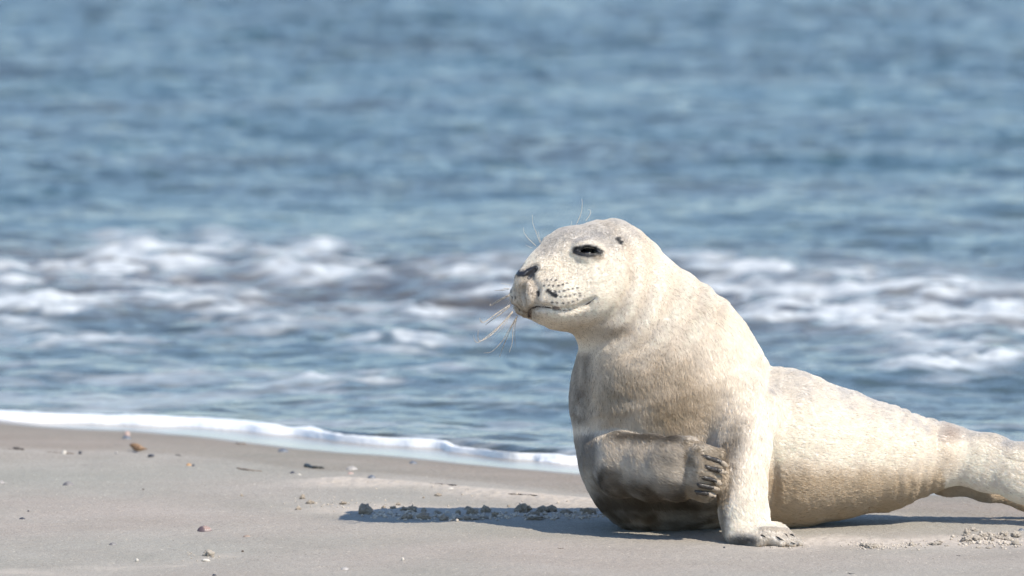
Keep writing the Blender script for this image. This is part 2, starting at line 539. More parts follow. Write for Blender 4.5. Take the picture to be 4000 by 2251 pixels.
def sdf(p, cull=False, n=60000):
    p = np.asarray(p, float).reshape(-1, 3)
    return np.concatenate([sdf_chunk(p[i:i + n], cull) for i in range(0, len(p), n)])
def grad(p, h=0.0008, cull=False):
    K = np.array([[1, -1, -1], [-1, -1, 1], [-1, 1, -1], [1, 1, 1]], float)
    g = sum(k[None] * sdf(p + k * h, cull)[:, None] for k in K)
    return g / (4 * h)
def surf(u, v, y0=-0.35, inset=0.0):                   # first point of the seal met along the pixel's line of sight
    d = ray(u, v); d = d / np.linalg.norm(d)
    p = P(u, v, y0)
    for _ in range(90):
        s = sdf(p[None])[0]
        p = p + d * max(s, 0.0003) * 0.8
        if s < 0.0004: break
    return p + d * inset
def pt(u, v, y, r): return (P(u, v, y), PX(r, y))

# trunk, from chest to hips
chain([pt(2700, 1738, .140, 335), pt(3060, 1757, .150, 309), pt(3250, 1774, .170, 252), pt(3450, 1788, .190, 203),
       pt(3590, 1784, .200, 146), pt(3670, 1774, .205, 112)], 0.03)
# neck and chest
chain([pt(2403, 1090, .108, 195), pt(2490, 1234, .115, 250), pt(2576, 1356, .124, 300), pt(2616, 1482, .128, 366), pt(2614, 1700, .135, 350)], 0.03)
chain([pt(2440, 1560, .150, 200), pt(2490, 1730, .125, 200), pt(2560, 1830, .125, 240)], 0.03)
chain([pt(2450, 1850, .105, 158), pt(2500, 1905, .105, 155)], 0.02)
chain([pt(2392, 1490, .200, 150), pt(2438, 1640, .2, 168)], 0.02)
# hind flippers
chain([pt(3610, 1775, .205, 120), pt(3730, 1781, .200, 97), pt(3860, 1808, .190, 101), pt(4010, 1850, .170, 106), pt(4200, 1905, .150, 118), pt(4360, 1945, .140, 95)],
      0.012, (0.15, -1, 0.25), 0.62)
chain([pt(3560, 1850, .235, 70), pt(3700, 1893, .245, 40), pt(3850, 1919, .250, 35), pt(4010, 1954, .255, 37), pt(4200, 2005, .26, 50), pt(4340, 2035, .26, 44)],
      0.012, (0.1, -0.6, 0.8), 0.75)
# head, in its own frame: a forward, b towards the near side, c up (photograph pixels)
YAW = math.radians(30)
H0 = P(2375, 1062, .105)
HF = np.array([-math.cos(YAW), -math.sin(YAW), 0.0]); HN = np.array([math.sin(YAW), -math.cos(YAW), 0.0]); HU = np.array([0, 0, 1.0])
K0 = PX(1.0, .05)
def hp(a, b, c): return H0 + K0 * (a * HF + b * HN + c * HU)
def hh(a, b, c, r): return (hp(a, b, c), r * K0)
def to_head(p):
    q = (np.asarray(p) - H0) / K0
    return q @ HF, q @ HN, q @ HU
chain([hh(0, 0, 0, 193), hh(-20, 0, -40, 178)], 0.024)
chain([hh(158, 0, 50, 128), hh(40, 0, 20, 180)], 0.02)
chain([hh(262, 0, 12, 96), hh(170, 0, 30, 130)], 0.02)
chain([hh(372, 0, -20, 46), hh(300, 0, -4, 74), hh(250, 0, 4, 88)], 0.008)
for sgn in (1, -1):
    chain([hh(372, 24 * sgn, -16, 24), hh(345, 34 * sgn, -2, 22)], 0.006)
for sgn in (1, -1):
    chain([hh(322, 50 * sgn, -84, 84), hh(262, 76 * sgn, -78, 100), hh(150, 96 * sgn, -72, 112)], 0.010)
    chain([hh(100, 66 * sgn, -40, 146), hh(20, 60 * sgn, -60, 150)], 0.02)
chain([hh(288, 0, -138, 54), hh(208, 0, -128, 96), hh(60, 0, -108, 152), hh(-40, 0, -110, 150)], 0.010)
# near flipper, standing on the sand
chain([pt(2905, 1600, .055, 135), pt(2905, 1760, .005, 112), pt(2902, 1900, -.030, 92), pt(2906, 2000, -.052, 90), pt(2916, 2062, -.066, 80)], 0.022)
chain([pt(2916, 2070, -.068, 74), pt(2985, 2096, -.080, 50), pt(3040, 2110, -.088, 34)], 0.018, (0.15, 0.1, 1), 0.85)
NEAR_TIPS = [(3052, 2124, -.128), (3092, 2127, -.122), (3122, 2124, -.108), (3118, 2113, -.086), (3086, 2098, -.064)]
for i, (u, v, y) in enumerate(NEAR_TIPS):
    b = P(2930 + 8 * i, 2085 - 3 * i, -.088 + .012 * i)
    t = P(u, v, y)
    m = b * .45 + t * .55 + np.array([0, 0, .004])
    chain([(b, PX(36)), (m, PX(25)), (t, PX(14))], 0.007)
chain([pt(2880, 2092, -.092, 36), pt(2960, 2112, -.118, 26)], 0.012)
# raised flipper, folded across the chest
RF = (0.12, -1, 0.12)
chain([pt(2348, 1742, .074, 54), pt(2420, 1756, .028, 62), pt(2540, 1766, -.008, 60), pt(2650, 1780, -.038, 62)], 0.009)
chain([pt(2350, 1838, .074, 58), pt(2420, 1862, .025, 70), pt(2540, 1878, -.012, 71), pt(2650, 1885, -.038, 66)], 0.010)
chain([pt(2375, 1790, .088, 84), pt(2405, 1800, .065, 84)], 0.028)
chain([pt(2358, 1790, .066, 60), pt(2420, 1806, .020, 66), pt(2540, 1818, -.018, 66), pt(2650, 1832, -.043, 64)], 0.016)
chain([pt(2650, 1828, -.044, 112), pt(2735, 1850, -.055, 98)], 0.012, RF, 0.55)
chain([pt(2692, 1744, -.050, 30), pt(2720, 1756, -.054, 26)], 0.010)
RAISED_TIPS = [(2806, 1775, -.062, 31), (2814, 1822, -.070, 27), (2800, 1866, -.070, 27), (2784, 1905, -.066, 24), (2756, 1938, -.060, 22)]
for i, (u, v, y, r) in enumerate(RAISED_TIPS):
    chain([pt(2668, 1775 + 30 * i, -.050, 30), pt(2740, 1776 + 36 * i, y - .004, r + 3), pt(u, v, y, r * .75)], 0.006)

# features cut from or laid on the face (both sides)
def mirror(p):
    a, b, c = to_head(p)
    return hp(a, -b, c)
MOUTH = [(2066, 1240), (2066, 1214), (2092, 1199), (2137, 1201), (2200, 1213), (2231, 1210), (2267, 1199), (2298, 1186), (2324, 1166)]
mouth3 = [surf(u, v) for u, v in MOUTH]
nostril3 = [surf(2054, 1088), surf(2070, 1078), surf(2089, 1054)]
septum3 = [surf(2046, 1092), surf(2040, 1135), surf(2058, 1200)]
crease3 = [surf(2082, 1098), surf(2096, 1130), surf(2090, 1190)]
EYE = (2296, 984)
eye3 = surf(*EYE)
eye_n = grad(eye3[None])[0]; eye_n /= np.linalg.norm(eye_n)
lid_up = [surf(u, v) for u, v in ((2240, 986), (2262, 966), (2296, 957), (2326, 966), (2346, 990))]
lid_lo = [surf(u, v) for u, v in ((2244, 988), (2272, 1002), (2300, 1007), (2328, 1003), (2346, 993))]
axis_e = surf(2342, 990) - surf(2248, 983); axis_e /= np.linalg.norm(axis_e)
up_e = np.cross(axis_e, eye_n); up_e *= np.sign(up_e[2]); up_e /= np.linalg.norm(up_e)
ear3 = surf(2417, 940)
def both(ptsr, **kw):
    chain(ptsr, **kw)
    chain([(mirror(p), r) for p, r in ptsr], **kw)
both([(p + eye_n * PX(1), PX(r)) for p, r in zip(lid_up, (7, 15, 20, 17, 9))], k=0.006)
both([(p, PX(r)) for p, r in zip(lid_lo, (5, 8, 9, 8, 5))], k=0.005)
nb = len(CHAINS)
e0 = eye3 - eye_n * PX(4) + up_e * PX(2)
both([(e0 - axis_e * PX(34) - eye_n * PX(2), PX(4)), (e0 - axis_e * PX(14), PX(10)), (e0 + axis_e * PX(16), PX(12)), (e0 + axis_e * PX(38) - eye_n * PX(2), PX(5))], k=0.003, op='-')
both([(p + np.array([0, 0, 0.0]), PX(r)) for p, r in zip(nostril3, (7, 11, 9))], k=0.003, op='-')
both([(p, PX(r)) for p, r in zip(mouth3, (7, 8, 8, 7, 7, 7, 8, 8, 5))], k=0.005, op='-')
chain([(p, PX(r)) for p, r in zip(septum3, (6, 8, 10))], k=0.006, op='-')
both([(p, PX(r)) for p, r in zip(crease3, (5, 6, 5))], k=0.010, op='-')
both([(ear3, PX(7))], k=0.004, op='-')

# ---- meshing: coarse pass, fine samples near the surface, surface nets, projection
def surface_nets(lo, hi, h, f=4, fn=None):
    sdf = fn or globals()['sdf']
    nc = np.ceil((hi - lo) / (h * f)).astype(int) + 1
    ax = [lo[i] + (np.arange(nc[i]) + 0.5) * h * f for i in range(3)]
    g = np.stack(np.meshgrid(*ax, indexing='ij'), -1).reshape(-1, 3)
    dc = sdf(g).reshape(nc)
    n = nc * f
    vol = np.repeat(np.repeat(np.repeat(dc, f, 0), f, 1), f, 2).astype(np.float32)
    act = np.argwhere(np.abs(dc) < h * f * 1.7)
    o = np.stack(np.meshgrid(*[np.arange(f)] * 3, indexing='ij'), -1).reshape(-1, 3)
    idx = (act[:, None] * f + o[None]).reshape(-1, 3)
    pts = lo + (idx + 0.5) * h
    vol[idx[:, 0], idx[:, 1], idx[:, 2]] = sdf(pts, cull=True, n=64 * 150)
    neg = vol < 0
    cnt = np.zeros(n - 1, np.int8)
    for a in (0, 1):
        for b in (0, 1):
            for c in (0, 1):
                cnt += neg[a:n[0] - 1 + a, b:n[1] - 1 + b, c:n[2] - 1 + c]
    cells = np.argwhere((cnt > 0) & (cnt < 8))
    num = np.full(n - 1, -1, np.int32)
    num[cells[:, 0], cells[:, 1], cells[:, 2]] = np.arange(len(cells))
    acc = np.zeros((len(cells), 3)); w = np.zeros(len(cells))
    corner = {}
    for a in (0, 1):
        for b in (0, 1):
            for c in (0, 1):
                corner[a, b, c] = vol[cells[:, 0] + a, cells[:, 1] + b, cells[:, 2] + c]
    for k in corner:
        for axis in range(3):
            if k[axis]: continue
            k2 = list(k); k2[axis] = 1
            v0, v1 = corner[k], corner[tuple(k2)]
            m = (v0 < 0) != (v1 < 0)
            t = np.where(m, v0 / np.where(m, v0 - v1, 1), 0)
            p = np.array(k, float)[None].repeat(len(cells), 0)
            p[:, axis] += t
            acc[m] += p[m]; w[m] += 1
    V = lo + (cells + acc / w[:, None] + 0.5) * h
    quads = []
    for axis in range(3):
        sl0 = [slice(None)] * 3; sl1 = [slice(None)] * 3
        sl0[axis] = slice(0, -1); sl1[axis] = slice(1, None)
        ch = neg[tuple(sl0)] != neg[tuple(sl1)]
        e = np.argwhere(ch)
        b, c = (axis + 1) % 3, (axis + 2) % 3
        e = e[(e[:, b] > 0) & (e[:, c] > 0) & (e[:, b] < n[b] - 1) & (e[:, c] < n[c] - 1)]
        flip = neg[e[:, 0], e[:, 1], e[:, 2]]
        def at(db, dc_):
            k = e.copy(); k[:, b] += db; k[:, c] += dc_
            return num[k[:, 0], k[:, 1], k[:, 2]]
        q = np.stack([at(-1, -1), at(0, -1), at(0, 0), at(-1, 0)], -1)
        q[~flip] = q[~flip][:, ::-1]
        quads.append(q)
    F = np.concatenate(quads)
    F = F[(F >= 0).all(1)]
    for _ in range(0 if fn else 2):
        d = sdf(V, cull=True, n=6000)
        gr = grad_c(V)
        V = V - gr * (np.clip(d, -h, h) / np.clip((gr * gr).sum(1), 0.2, None))[:, None]
    return V, F
def grad_c(p, h=0.0008):
    K = np.array([[1, -1, -1], [-1, -1, 1], [-1, 1, -1], [1, 1, 1]], float)
    g = sum(k[None] * sdf(p + k * h, cull=True, n=6000)[:, None] for k in K)
    return g / (4 * h)
lo = np.array([P(1960, 1100, .1)[0], -0.165, -0.012])
hi = np.array([P(4480, 1100, .1)[0], 0.40, 0.435])
SV, SF = surface_nets(lo, hi, 0.0021)
# finer faces on the face of the animal: every quad there becomes four, its neighbours get fans
def refine(V, F, sel):
    E = np.sort(np.stack([F, np.roll(F, -1, 1)], -1), -1)             # (m,4,2)
    key = E[..., 0].astype(np.int64) * (len(V) + 1) + E[..., 1]
    sk = np.unique(key[sel])
    mid = 0.5 * (V[sk // (len(V) + 1)] + V[sk % (len(V) + 1)])
    cen = V[F[sel]].mean(1)
    nv = len(V)
    pos = np.clip(np.searchsorted(sk, key), 0, len(sk) - 1)
    has = sk[pos] == key
    mi = np.where(has, nv + pos, -1)
    V2 = np.vstack([V, mid, cen])
    ci = nv + len(sk) + np.arange(sel.sum())
    f, m = F[sel], mi[sel]
    Q = np.concatenate([np.stack([f[:, k], m[:, k], ci, m[:, k - 1]], -1) for k in range(4)])
    keep = ~sel & ~has.any(1)
    tr = []
    for q, mm in zip(F[~sel & has.any(1)], mi[~sel & has.any(1)]):
        poly = []
        for k in range(4):
            poly.append(q[k])
            if mm[k] >= 0: poly.append(mm[k])
        k0 = next(k for k in range(len(poly)) if poly[k] >= nv)
        poly = poly[k0:] + poly[:k0]
        tr += [(poly[0], poly[k], poly[k + 1]) for k in range(1, len(poly) - 1)]
    return V2, np.concatenate([F[keep], Q]), np.array(tr, int).reshape(-1, 3)
_u, _v = UV(SV[SF].mean(1))
_a, _b, _c = to_head(SV[SF].mean(1))
SV, SF, ST = refine(SV, SF, (_a > 30) & (_c > -190) & (_c < 115))
for _ in range(2):
    d = sdf(SV, cull=True, n=6000); gr = grad_c(SV)
    SV = SV - gr * (np.clip(d, -.002, .002) / np.clip((gr * gr).sum(1), 0.2, None))[:, None]
SN = grad_c(SV); SN /= np.linalg.norm(SN, axis=1)[:, None] + 1e-9
# ---- skin folds (real displacement)
U, Vv = UV(SV)
ha, hb_, hc = to_head(SV)
nearside = SN[:, 1] < 0.25
def blob(u0, v0, ru, rv, p=1.0):
    return np.exp(-(((U - u0) / ru) ** 2 + ((Vv - v0) / rv) ** 2) ** p)
fold = np.zeros(len(SV))
wn1 = fbm(SV * 22.0, 3); wn2 = fbm(SV * 9.0 + 5, 2)
rad = np.hypot(U - 2180, (Vv - 1030)) + 12 * wn1 + 46 * wn2
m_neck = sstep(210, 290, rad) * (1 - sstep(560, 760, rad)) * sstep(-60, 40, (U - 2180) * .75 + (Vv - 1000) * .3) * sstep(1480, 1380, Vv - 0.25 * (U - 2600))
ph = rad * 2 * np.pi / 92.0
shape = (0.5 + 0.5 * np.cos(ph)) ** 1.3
fold -= 0.0052 * m_neck * shape * np.clip(0.65 + 1.0 * fbm(SV * 13 + 9, 2), 0.05, 1.4)
# folds round the eye
re = np.hypot((U - 2292) * 0.9, Vv - 992) + 14 * wn1
m_eye = sstep(62, 80, re) * (1 - sstep(120, 165, re)) * (0.35 + 0.65 * sstep(2270, 2340, U))
fold -= 0.0009 * m_eye * (0.5 + 0.5 * np.cos(re * 2 * np.pi / 31.0))
# shoulder crease, trunk folds, hip folds
cu = 3008 + 10 * np.sin(Vv / 90.0) + (Vv - 1424) * 0.012
fold -= 0.0045 * np.exp(-((U - cu) / 20) ** 2) * sstep(1400, 1440, Vv) * (1 - sstep(1930, 2020, Vv))
t1 = U + 30 * wn1 + 0.22 * (Vv - 1600) * (U < 3300)
m_t = sstep(3030, 3060, U) * (1 - sstep(3150, 3330, U)) * (1 - sstep(1720, 1850, Vv))
fold -= 0.0012 * m_t * (0.5 + 0.5 * np.cos(t1 * 2 * np.pi / 64.0)) ** 1.3 * np.clip(0.6 + 1.2 * wn2, 0.1, 1.2)
m_h = sstep(3440, 3540, U) * (1 - sstep(3660, 3680, U))
fold -= 0.0012 * m_h * (0.5 + 0.5 * np.cos((U + 26 * wn1 + 0.10 * (Vv - 1780)) * 2 * np.pi / 50.0)) ** 1.3 * (1 - 0.7 * sstep(1900, 1960, Vv))
fold -= 0.0020 * np.exp(-((U - 3668 - 8 * np.sin(Vv / 40)) / 16) ** 2) * sstep(1655, 1690, Vv) * (1 - sstep(1840, 1880, Vv))
fold -= 0.0022 * np.exp(-((Vv - (1788 + 0.22 * (U - 3920))) / 6) ** 2) * sstep(3905, 3940, U) * (SN[:, 1] < 0.2)
fold -= 0.0012 * np.exp(-((Vv - (1848 + 0.30 * (U - 3960))) / 7) ** 2) * sstep(3930, 3980, U) * (SN[:, 1] < 0.2)
# chest folds above the raised flipper, tendon lines of the raised hand and the standing foot
fold -= 0.0 * np.exp(-((Vv - (1668 + 0.06 * (U - 2400))) / 20) ** 2) * sstep(2300, 2380, U) * (1 - sstep(2660, 2760, U)) * (SN[:, 1] < 0)
fold -= 0.0 * np.exp(-((rad - 640 + 30 * wn2) / 26) ** 2) * (U > 2400)
fold += 0.0010 * (U < 3560) * fbm(SV * 40.0, 3) + 0.0003 * fbm(SV * 110.0, 2)
crust_n = 0.5 + 0.5 * fbm(SV * 260.0, 2)
m_crust = np.clip(0.38 * blob(2040, 1150, 48, 62) + blob(2055, 1205, 55, 45) * 1.1 + 0.9 * blob(2020, 1215, 40, 28), 0, 1) * nearside
hand_edge = sstep(2770, 2800, U + 0.30 * (Vv - 1850)) * (U < 2850) * (Vv > 1725) * (Vv < 1975) * (SV[:, 1] < -0.02)
m_crust = np.maximum(m_crust, hand_edge)
m_crust = np.maximum(m_crust, 0.7 * blob(2700, 1730, 40, 16) * (SV[:, 1] < -0.02))
foot_edge = sstep(2127, 2136, Vv) * (U > 2960) * (SV[:, 1] < -.05)
m_crust = np.maximum(m_crust, 0.8 * foot_edge)
fold += 0.0022 * m_crust * (crust_n - 0.35)
SV = SV + SN * fold[:, None]
tri = np.concatenate([SF[:, [0, 1, 2]], SF[:, [0, 2, 3]], ST])
SFN = np.cross(SV[tri[:, 1]] - SV[tri[:, 0]], SV[tri[:, 2]] - SV[tri[:, 0]])
SN2 = np.zeros_like(SV)
for k in range(3):
    for j in range(3):
        SN2[:, j] += np.bincount(tri[:, k], SFN[:, j], len(SV))
SN2 /= np.linalg.norm(SN2, axis=1)[:, None] + 1e-12
if (SN2 * SN).sum() < 0: SN2 = -SN2
SN = SN2

# ---- coat colour
def mixc(c, col, m):
    return c + (np.asarray(col) - c) * np.clip(m, 0, 1)[:, None]
cn = fbm(SV * 55.0, 3); cn2 = fbm(SV * 14.0 + 3, 3)
C = np.tile(np.array([0.865, 0.80, 0.705]), (len(SV), 1))
C = mixc(C, (0.78, 0.70, 0.585), 0.4 * sstep(-0.1, 0.5, cn2))
head = sstep(620, 470, np.hypot(U - 2300, Vv - 1000))
# chest and throat: beige
chest = blob(2560, 1560, 300, 190, 1.6) * (U < 2960)
C = mixc(C, (0.50, 0.385, 0.25), 0.8 * chest * (0.75 + 0.7 * cn2))
C = mixc(C, (0.46, 0.36, 0.245), 0.6 * blob(2400, 1300, 90, 26, 1.3))  # neck shadow streak, painted into the coat
C = mixc(C, (0.60, 0.50, 0.37), 0.6 * blob(2250, 1290, 140, 40, 1.3))
# dorsal grey
dors = sstep(0.45, 0.92, SN[:, 2] + 0.12 * cn)
C = mixc(C, (0.42, 0.40, 0.39), 0.62 * dors * sstep(1060, 980, Vv) * sstep(2070, 2120, U) * sstep(2540, 2430, U) * (0.9 + 0.6 * cn))
C = mixc(C, (0.52, 0.50, 0.485), 0.55 * dors * (U > 2990) * (Vv > 1380) * (Vv < 1760) * (0.8 + 1.0 * cn))
C = mixc(C, (0.50, 0.47, 0.44), 0.5 * blob(2430, 930, 110, 50) * (0.7 + cn))
C = mixc(C, (0.55, 0.51, 0.46), 0.45 * blob(2130, 960, 70, 45))
C = mixc(C, (0.60, 0.485, 0.345), 0.32 * m_neck * shape * np.clip(0.8 + 0.8 * cn2, 0.2, 1.2))  # beige in the neck fold valleys: the folds' shading put into the colour
# damp lower flank
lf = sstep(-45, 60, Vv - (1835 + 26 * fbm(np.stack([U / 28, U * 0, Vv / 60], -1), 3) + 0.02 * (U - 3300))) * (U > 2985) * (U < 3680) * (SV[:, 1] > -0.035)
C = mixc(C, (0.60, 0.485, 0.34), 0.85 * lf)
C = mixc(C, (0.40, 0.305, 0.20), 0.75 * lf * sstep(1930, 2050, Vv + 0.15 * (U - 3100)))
C = mixc(C, (0.40, 0.29, 0.225), 0.5 * blob(3700, 1690, 55, 38, 1.4) * (0.7 + 0.8 * cn))
C = mixc(C, (0.52, 0.43, 0.32), 0.35 * blob(3690, 1800, 40, 70))
C = mixc(C, (0.56, 0.46, 0.34), 0.8 * (SV[:, 1] > 0.222) * (U > 3560) * (Vv > 1860))
# armpit of the standing flipper
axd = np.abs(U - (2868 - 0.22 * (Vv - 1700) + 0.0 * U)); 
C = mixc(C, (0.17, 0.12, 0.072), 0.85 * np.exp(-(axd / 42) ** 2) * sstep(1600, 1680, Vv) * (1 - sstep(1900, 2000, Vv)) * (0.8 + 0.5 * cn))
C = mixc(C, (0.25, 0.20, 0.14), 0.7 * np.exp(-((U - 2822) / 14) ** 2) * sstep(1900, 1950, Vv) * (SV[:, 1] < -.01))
# left flank and shoulder
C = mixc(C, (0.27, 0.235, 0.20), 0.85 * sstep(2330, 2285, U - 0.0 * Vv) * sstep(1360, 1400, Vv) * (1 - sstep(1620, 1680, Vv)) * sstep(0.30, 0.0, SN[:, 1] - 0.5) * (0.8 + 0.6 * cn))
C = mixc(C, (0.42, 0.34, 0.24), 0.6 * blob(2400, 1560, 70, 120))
fl = (SV[:, 1] < 0.10)
C = mixc(C, (0.66, 0.58, 0.475), 0.7 * sstep(2320, 2380, U) * sstep(2700, 2660, U) * sstep(1680, 1710, Vv) * sstep(1990, 1950, Vv) * (SV[:, 1] < 0.05))
C = mixc(C, (0.125, 0.094, 0.063), 0.95 * sstep(-15, 85, (Vv - 1808) + 60 * cn2 + 30 * cn - 0.16 * (U - 2300)) * sstep(2740, 2660, U) * sstep(2250, 2335, U) * (Vv < 1985) * (0.95 + 0.3 * cn))  # brown fur of the forearm's lower half, darkened further to paint its shade
C = mixc(C, (0.32, 0.275, 0.22), 0.6 * blob(2600, 1790, 90, 40))
C = mixc(C, (0.10, 0.075, 0.05), 0.85 * np.exp(-((Vv - (1702 + 0.055 * (U - 2400))) / 19) ** 2) * sstep(2350, 2420, U) * sstep(2700, 2620, U) * (SV[:, 1] < 0.06))  # dark brown fur along the arm top, with the chest overhang's shade painted in
C = mixc(C, (0.12, 0.092, 0.062), 0.95 * sstep(1915, 1975, Vv) * (U > 2310) * (U < 2830) * (SV[:, 1] > -0.03) * (0.9 + 0.4 * cn))  # wet brown belly, its shade below the raised flipper put into the colour
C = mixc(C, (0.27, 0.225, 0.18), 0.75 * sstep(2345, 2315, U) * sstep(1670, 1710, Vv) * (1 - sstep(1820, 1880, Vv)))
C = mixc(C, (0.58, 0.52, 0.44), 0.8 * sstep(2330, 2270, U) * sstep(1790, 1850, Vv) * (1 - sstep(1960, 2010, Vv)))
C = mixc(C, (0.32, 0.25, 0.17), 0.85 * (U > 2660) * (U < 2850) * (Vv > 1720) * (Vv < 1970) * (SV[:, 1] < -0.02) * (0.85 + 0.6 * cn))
# standing foot
C = mixc(C, (0.09, 0.082, 0.075), 0.9 * blob(2905, 2112, 75, 22, 1.5) * (SV[:, 1] < -0.03))
C = mixc(C, (0.46, 0.41, 0.35), 0.6 * (U > 2960) * (Vv > 2060) * (SV[:, 1] < -.04) * (0.8 + 0.8 * cn))
# face: sand crust, mouth line, eye liner, whisker spots
C = mixc(C, (0.36, 0.29, 0.21), 0.85 * m_crust * (0.7 + 0.6 * crust_n))
def d_to(pts):
    pts = np.asarray(pts)
    return np.sqrt(((SV[:, None] - pts[None]) ** 2).sum(-1)).min(1)
def dense(pts, n=12):
    pts = np.asarray(pts)
    return np.concatenate([pts[i] + (pts[i + 1] - pts[i]) * np.linspace(0, 1, n)[:, None] for i in range(len(pts) - 1)])
mir = lambda L: [mirror(p) for p in L]
K = PX(1.0)
dm = np.minimum(d_to(dense(mouth3)), d_to(dense(mir(mouth3)))) / K
C = mixc(C, (0.10, 0.055, 0.03), 0.97 * sstep(14, 9, dm + 4 * sstep(2296, 2325, U)) * (0.82 + 0.18 * np.clip(blob(2110, 1202, 50, 20) + blob(2300, 1182, 45, 30) + blob(2066, 1228, 20, 30), 0, 1)))
C = mixc(C, (0.06, 0.05, 0.045), 0.8 * sstep(15, 6, dm) * blob(2120, 1202, 40, 18))
rim = dense([surf(u, v) for u, v in ((2243, 985), (2262, 971), (2296, 964), (2326, 971), (2343, 991), (2322, 1000), (2296, 1000), (2268, 995), (2243, 985))])
de = np.minimum(d_to(rim), d_to([mirror(p) for p in rim])) / K
C = mixc(C, (0.16, 0.14, 0.125), 0.6 * sstep(15, 7, de))
C = mixc(C, (0.012, 0.012, 0.013), sstep(8, 5, de))
def eye_d(p):
    q = p - eye3
    return np.sqrt(((q @ axis_e) / 2.9) ** 2 + (q @ up_e) ** 2 + ((q @ eye_n) / 1.5) ** 2)
def mirror_all(p):
    a_, b_, c_ = to_head(p)
    return H0 + K0 * (a_[:, None] * HF - b_[:, None] * HN + c_[:, None] * HU)
eyec = np.minimum(eye_d(SV), eye_d(mirror_all(SV))) / K
C = mixc(C, (0.012, 0.012, 0.013), sstep(24, 19, eyec))
C = mixc(C, (0.33, 0.24, 0.15), 0.5 * blob(2338, 1006, 20, 9))
dn = np.minimum(d_to(dense(nostril3)), d_to(dense(mir(nostril3)))) / K
nosepts0 = [surf(2028, 1070), surf(2046, 1070), surf(2060, 1064), surf(2078, 1056), surf(2092, 1051)]
nosepts = np.concatenate([dense(nosepts0), dense([surf(2074, 1076), surf(2062, 1086)])])
dp = np.minimum(d_to(nosepts), d_to([mirror(p) for p in nosepts])) / K
nose_m = np.maximum(sstep(17, 12, dp), sstep(15, 10, dn))
C = mixc(C, (0.030, 0.030, 0.034), nose_m)
C = mixc(C, (0.10, 0.095, 0.09), 0.5 * sstep(30, 12, dp) * (1 - nose_m))
C = mixc(C, (0.56, 0.48, 0.385), 0.75 * blob(2058, 1140, 40, 62, 1.5))
C = mixc(C, (0.22, 0.17, 0.12), 0.5 * sstep(10, 4, d_to(dense(septum3)) / K))
C = mixc(C, (0.26, 0.19, 0.12), 0.6 * sstep(11, 5, d_to(dense(crease3)) / K))
C = mixc(C, (0.05, 0.05, 0.055), 0.95 * sstep(14, 9, d_to([ear3, surf(2413, 934), surf(2421, 947)]) / K))
def zr(l): return [(1900 + x * .2069, 1000 + y * .2069) for x, y in l]
SPOTS = zr([(1140,465),(1220,460),(1300,470),(1085,568),(1175,565),(1255,568),(1345,568),(1430,548),(1510,520),(1290,675),(1370,675),(1455,660),
            (1535,635),(1620,620),(1710,605),(1300,775),(1400,775),(1480,770),(1570,750),(1655,730),(1745,710),(1230,880),(1320,885),(1435,890),
            (1525,885),(1620,865),(1700,820),(1750,760),(470,690),(490,790),(545,795),(630,1030)])
spots3 = np.array([surf(u, v) for u, v in SPOTS])
big3 = np.array([surf(u, v) for u, v in zr([(1150, 665), (1190, 690), (1220, 720), (1260, 740), (1300, 745), (970, 695), (978, 725), (990, 745)])])
ds = d_to(spots3) / K
C = mixc(C, (0.05, 0.05, 0.055), 0.8 * sstep(6.0, 3.6, ds))
C = mixc(C, (0.03, 0.032, 0.04), 0.95 * sstep(10, 6, d_to(big3) / K + 2 * cn))
C = np.clip(C * (1 + 0.05 * cn)[:, None], 0.008, 0.88)

seal = bpy.data.objects.new("seal", None)
seal.empty_display_size = 0.2
seal_base = np.array([P(2900, 2080, 0.1)[0], 0.1, 0.0])
seal.location = seal_base
COL.objects.link(seal)
tag(seal, "cream coloured seal pup propped up on the sand with one flipper folded across its chest", "seal")
def part(name, V, F, mat, **kw):
    return mesh_from(name, np.asarray(V) - seal_base, F, mat, parent=seal, **kw)

skin = NT("seal_skin")
ca = skin.attr("coat")
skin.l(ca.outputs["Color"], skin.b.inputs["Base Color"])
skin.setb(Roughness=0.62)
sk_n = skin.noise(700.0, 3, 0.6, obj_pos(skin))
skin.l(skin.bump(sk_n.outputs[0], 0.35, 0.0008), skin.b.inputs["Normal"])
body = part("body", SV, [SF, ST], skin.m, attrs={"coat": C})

# ---- fur
def flow_at(p):
    W = np.zeros((len(p), 3))
    for k, op, segs in CHAINS[:nb]:
        if op != '+': continue
        for s in segs:
            L = np.linalg.norm(s.B - s.A)
            if L < 1e-5: continue
            e = seg_eval(s, p)
            W += np.exp(-np.clip(e + 0.004, -0.01, 0.2) / 0.010)[:, None] * ((s.B - s.A) / L)
    return W / (np.linalg.norm(W, axis=1)[:, None] + 1e-9)
FLOW = flow_at(SV)
g_down = np.array([0.0, 0.0, -1.0])
chest_w = (blob(2500, 1600, 260, 230, 1.5) * (SV[:, 1] < 0.12))[:, None]
FLOW = FLOW * (1 - 0.7 * chest_w) + 0.7 * chest_w * np.array([0.15, 0.0, -1.0])
FLOW /= np.linalg.norm(FLOW, axis=1)[:, None] + 1e-9
LEN = np.full(len(SV), 0.0068)
LEN *= 1 - 0.60 * sstep(520, 330, np.hypot(U - 2230, Vv - 1080))
LEN *= 1 + 0.35 * blob(2560, 1560, 300, 170)
LEN *= 1 + 0.25 * (U > 2240) * (U < 2700) * (Vv > 1650) * (Vv < 2000)
LEN = np.where((U > 2660) & (U < 2850) & (Vv > 1720) & (Vv < 1970) & (SV[:, 1] < -.02), 0.0055, LEN)
LEN = np.where((U > 2950) & (Vv > 2070) & (SV[:, 1] < -.04), 0.004, LEN)
DENS = np.ones(len(SV))
DENS *= 1 - nose_m
DENS *= sstep(4, 8, de) * sstep(16, 20, eyec)
DENS *= sstep(9, 13, dm)
DENS *= 1 - 0.75 * m_crust
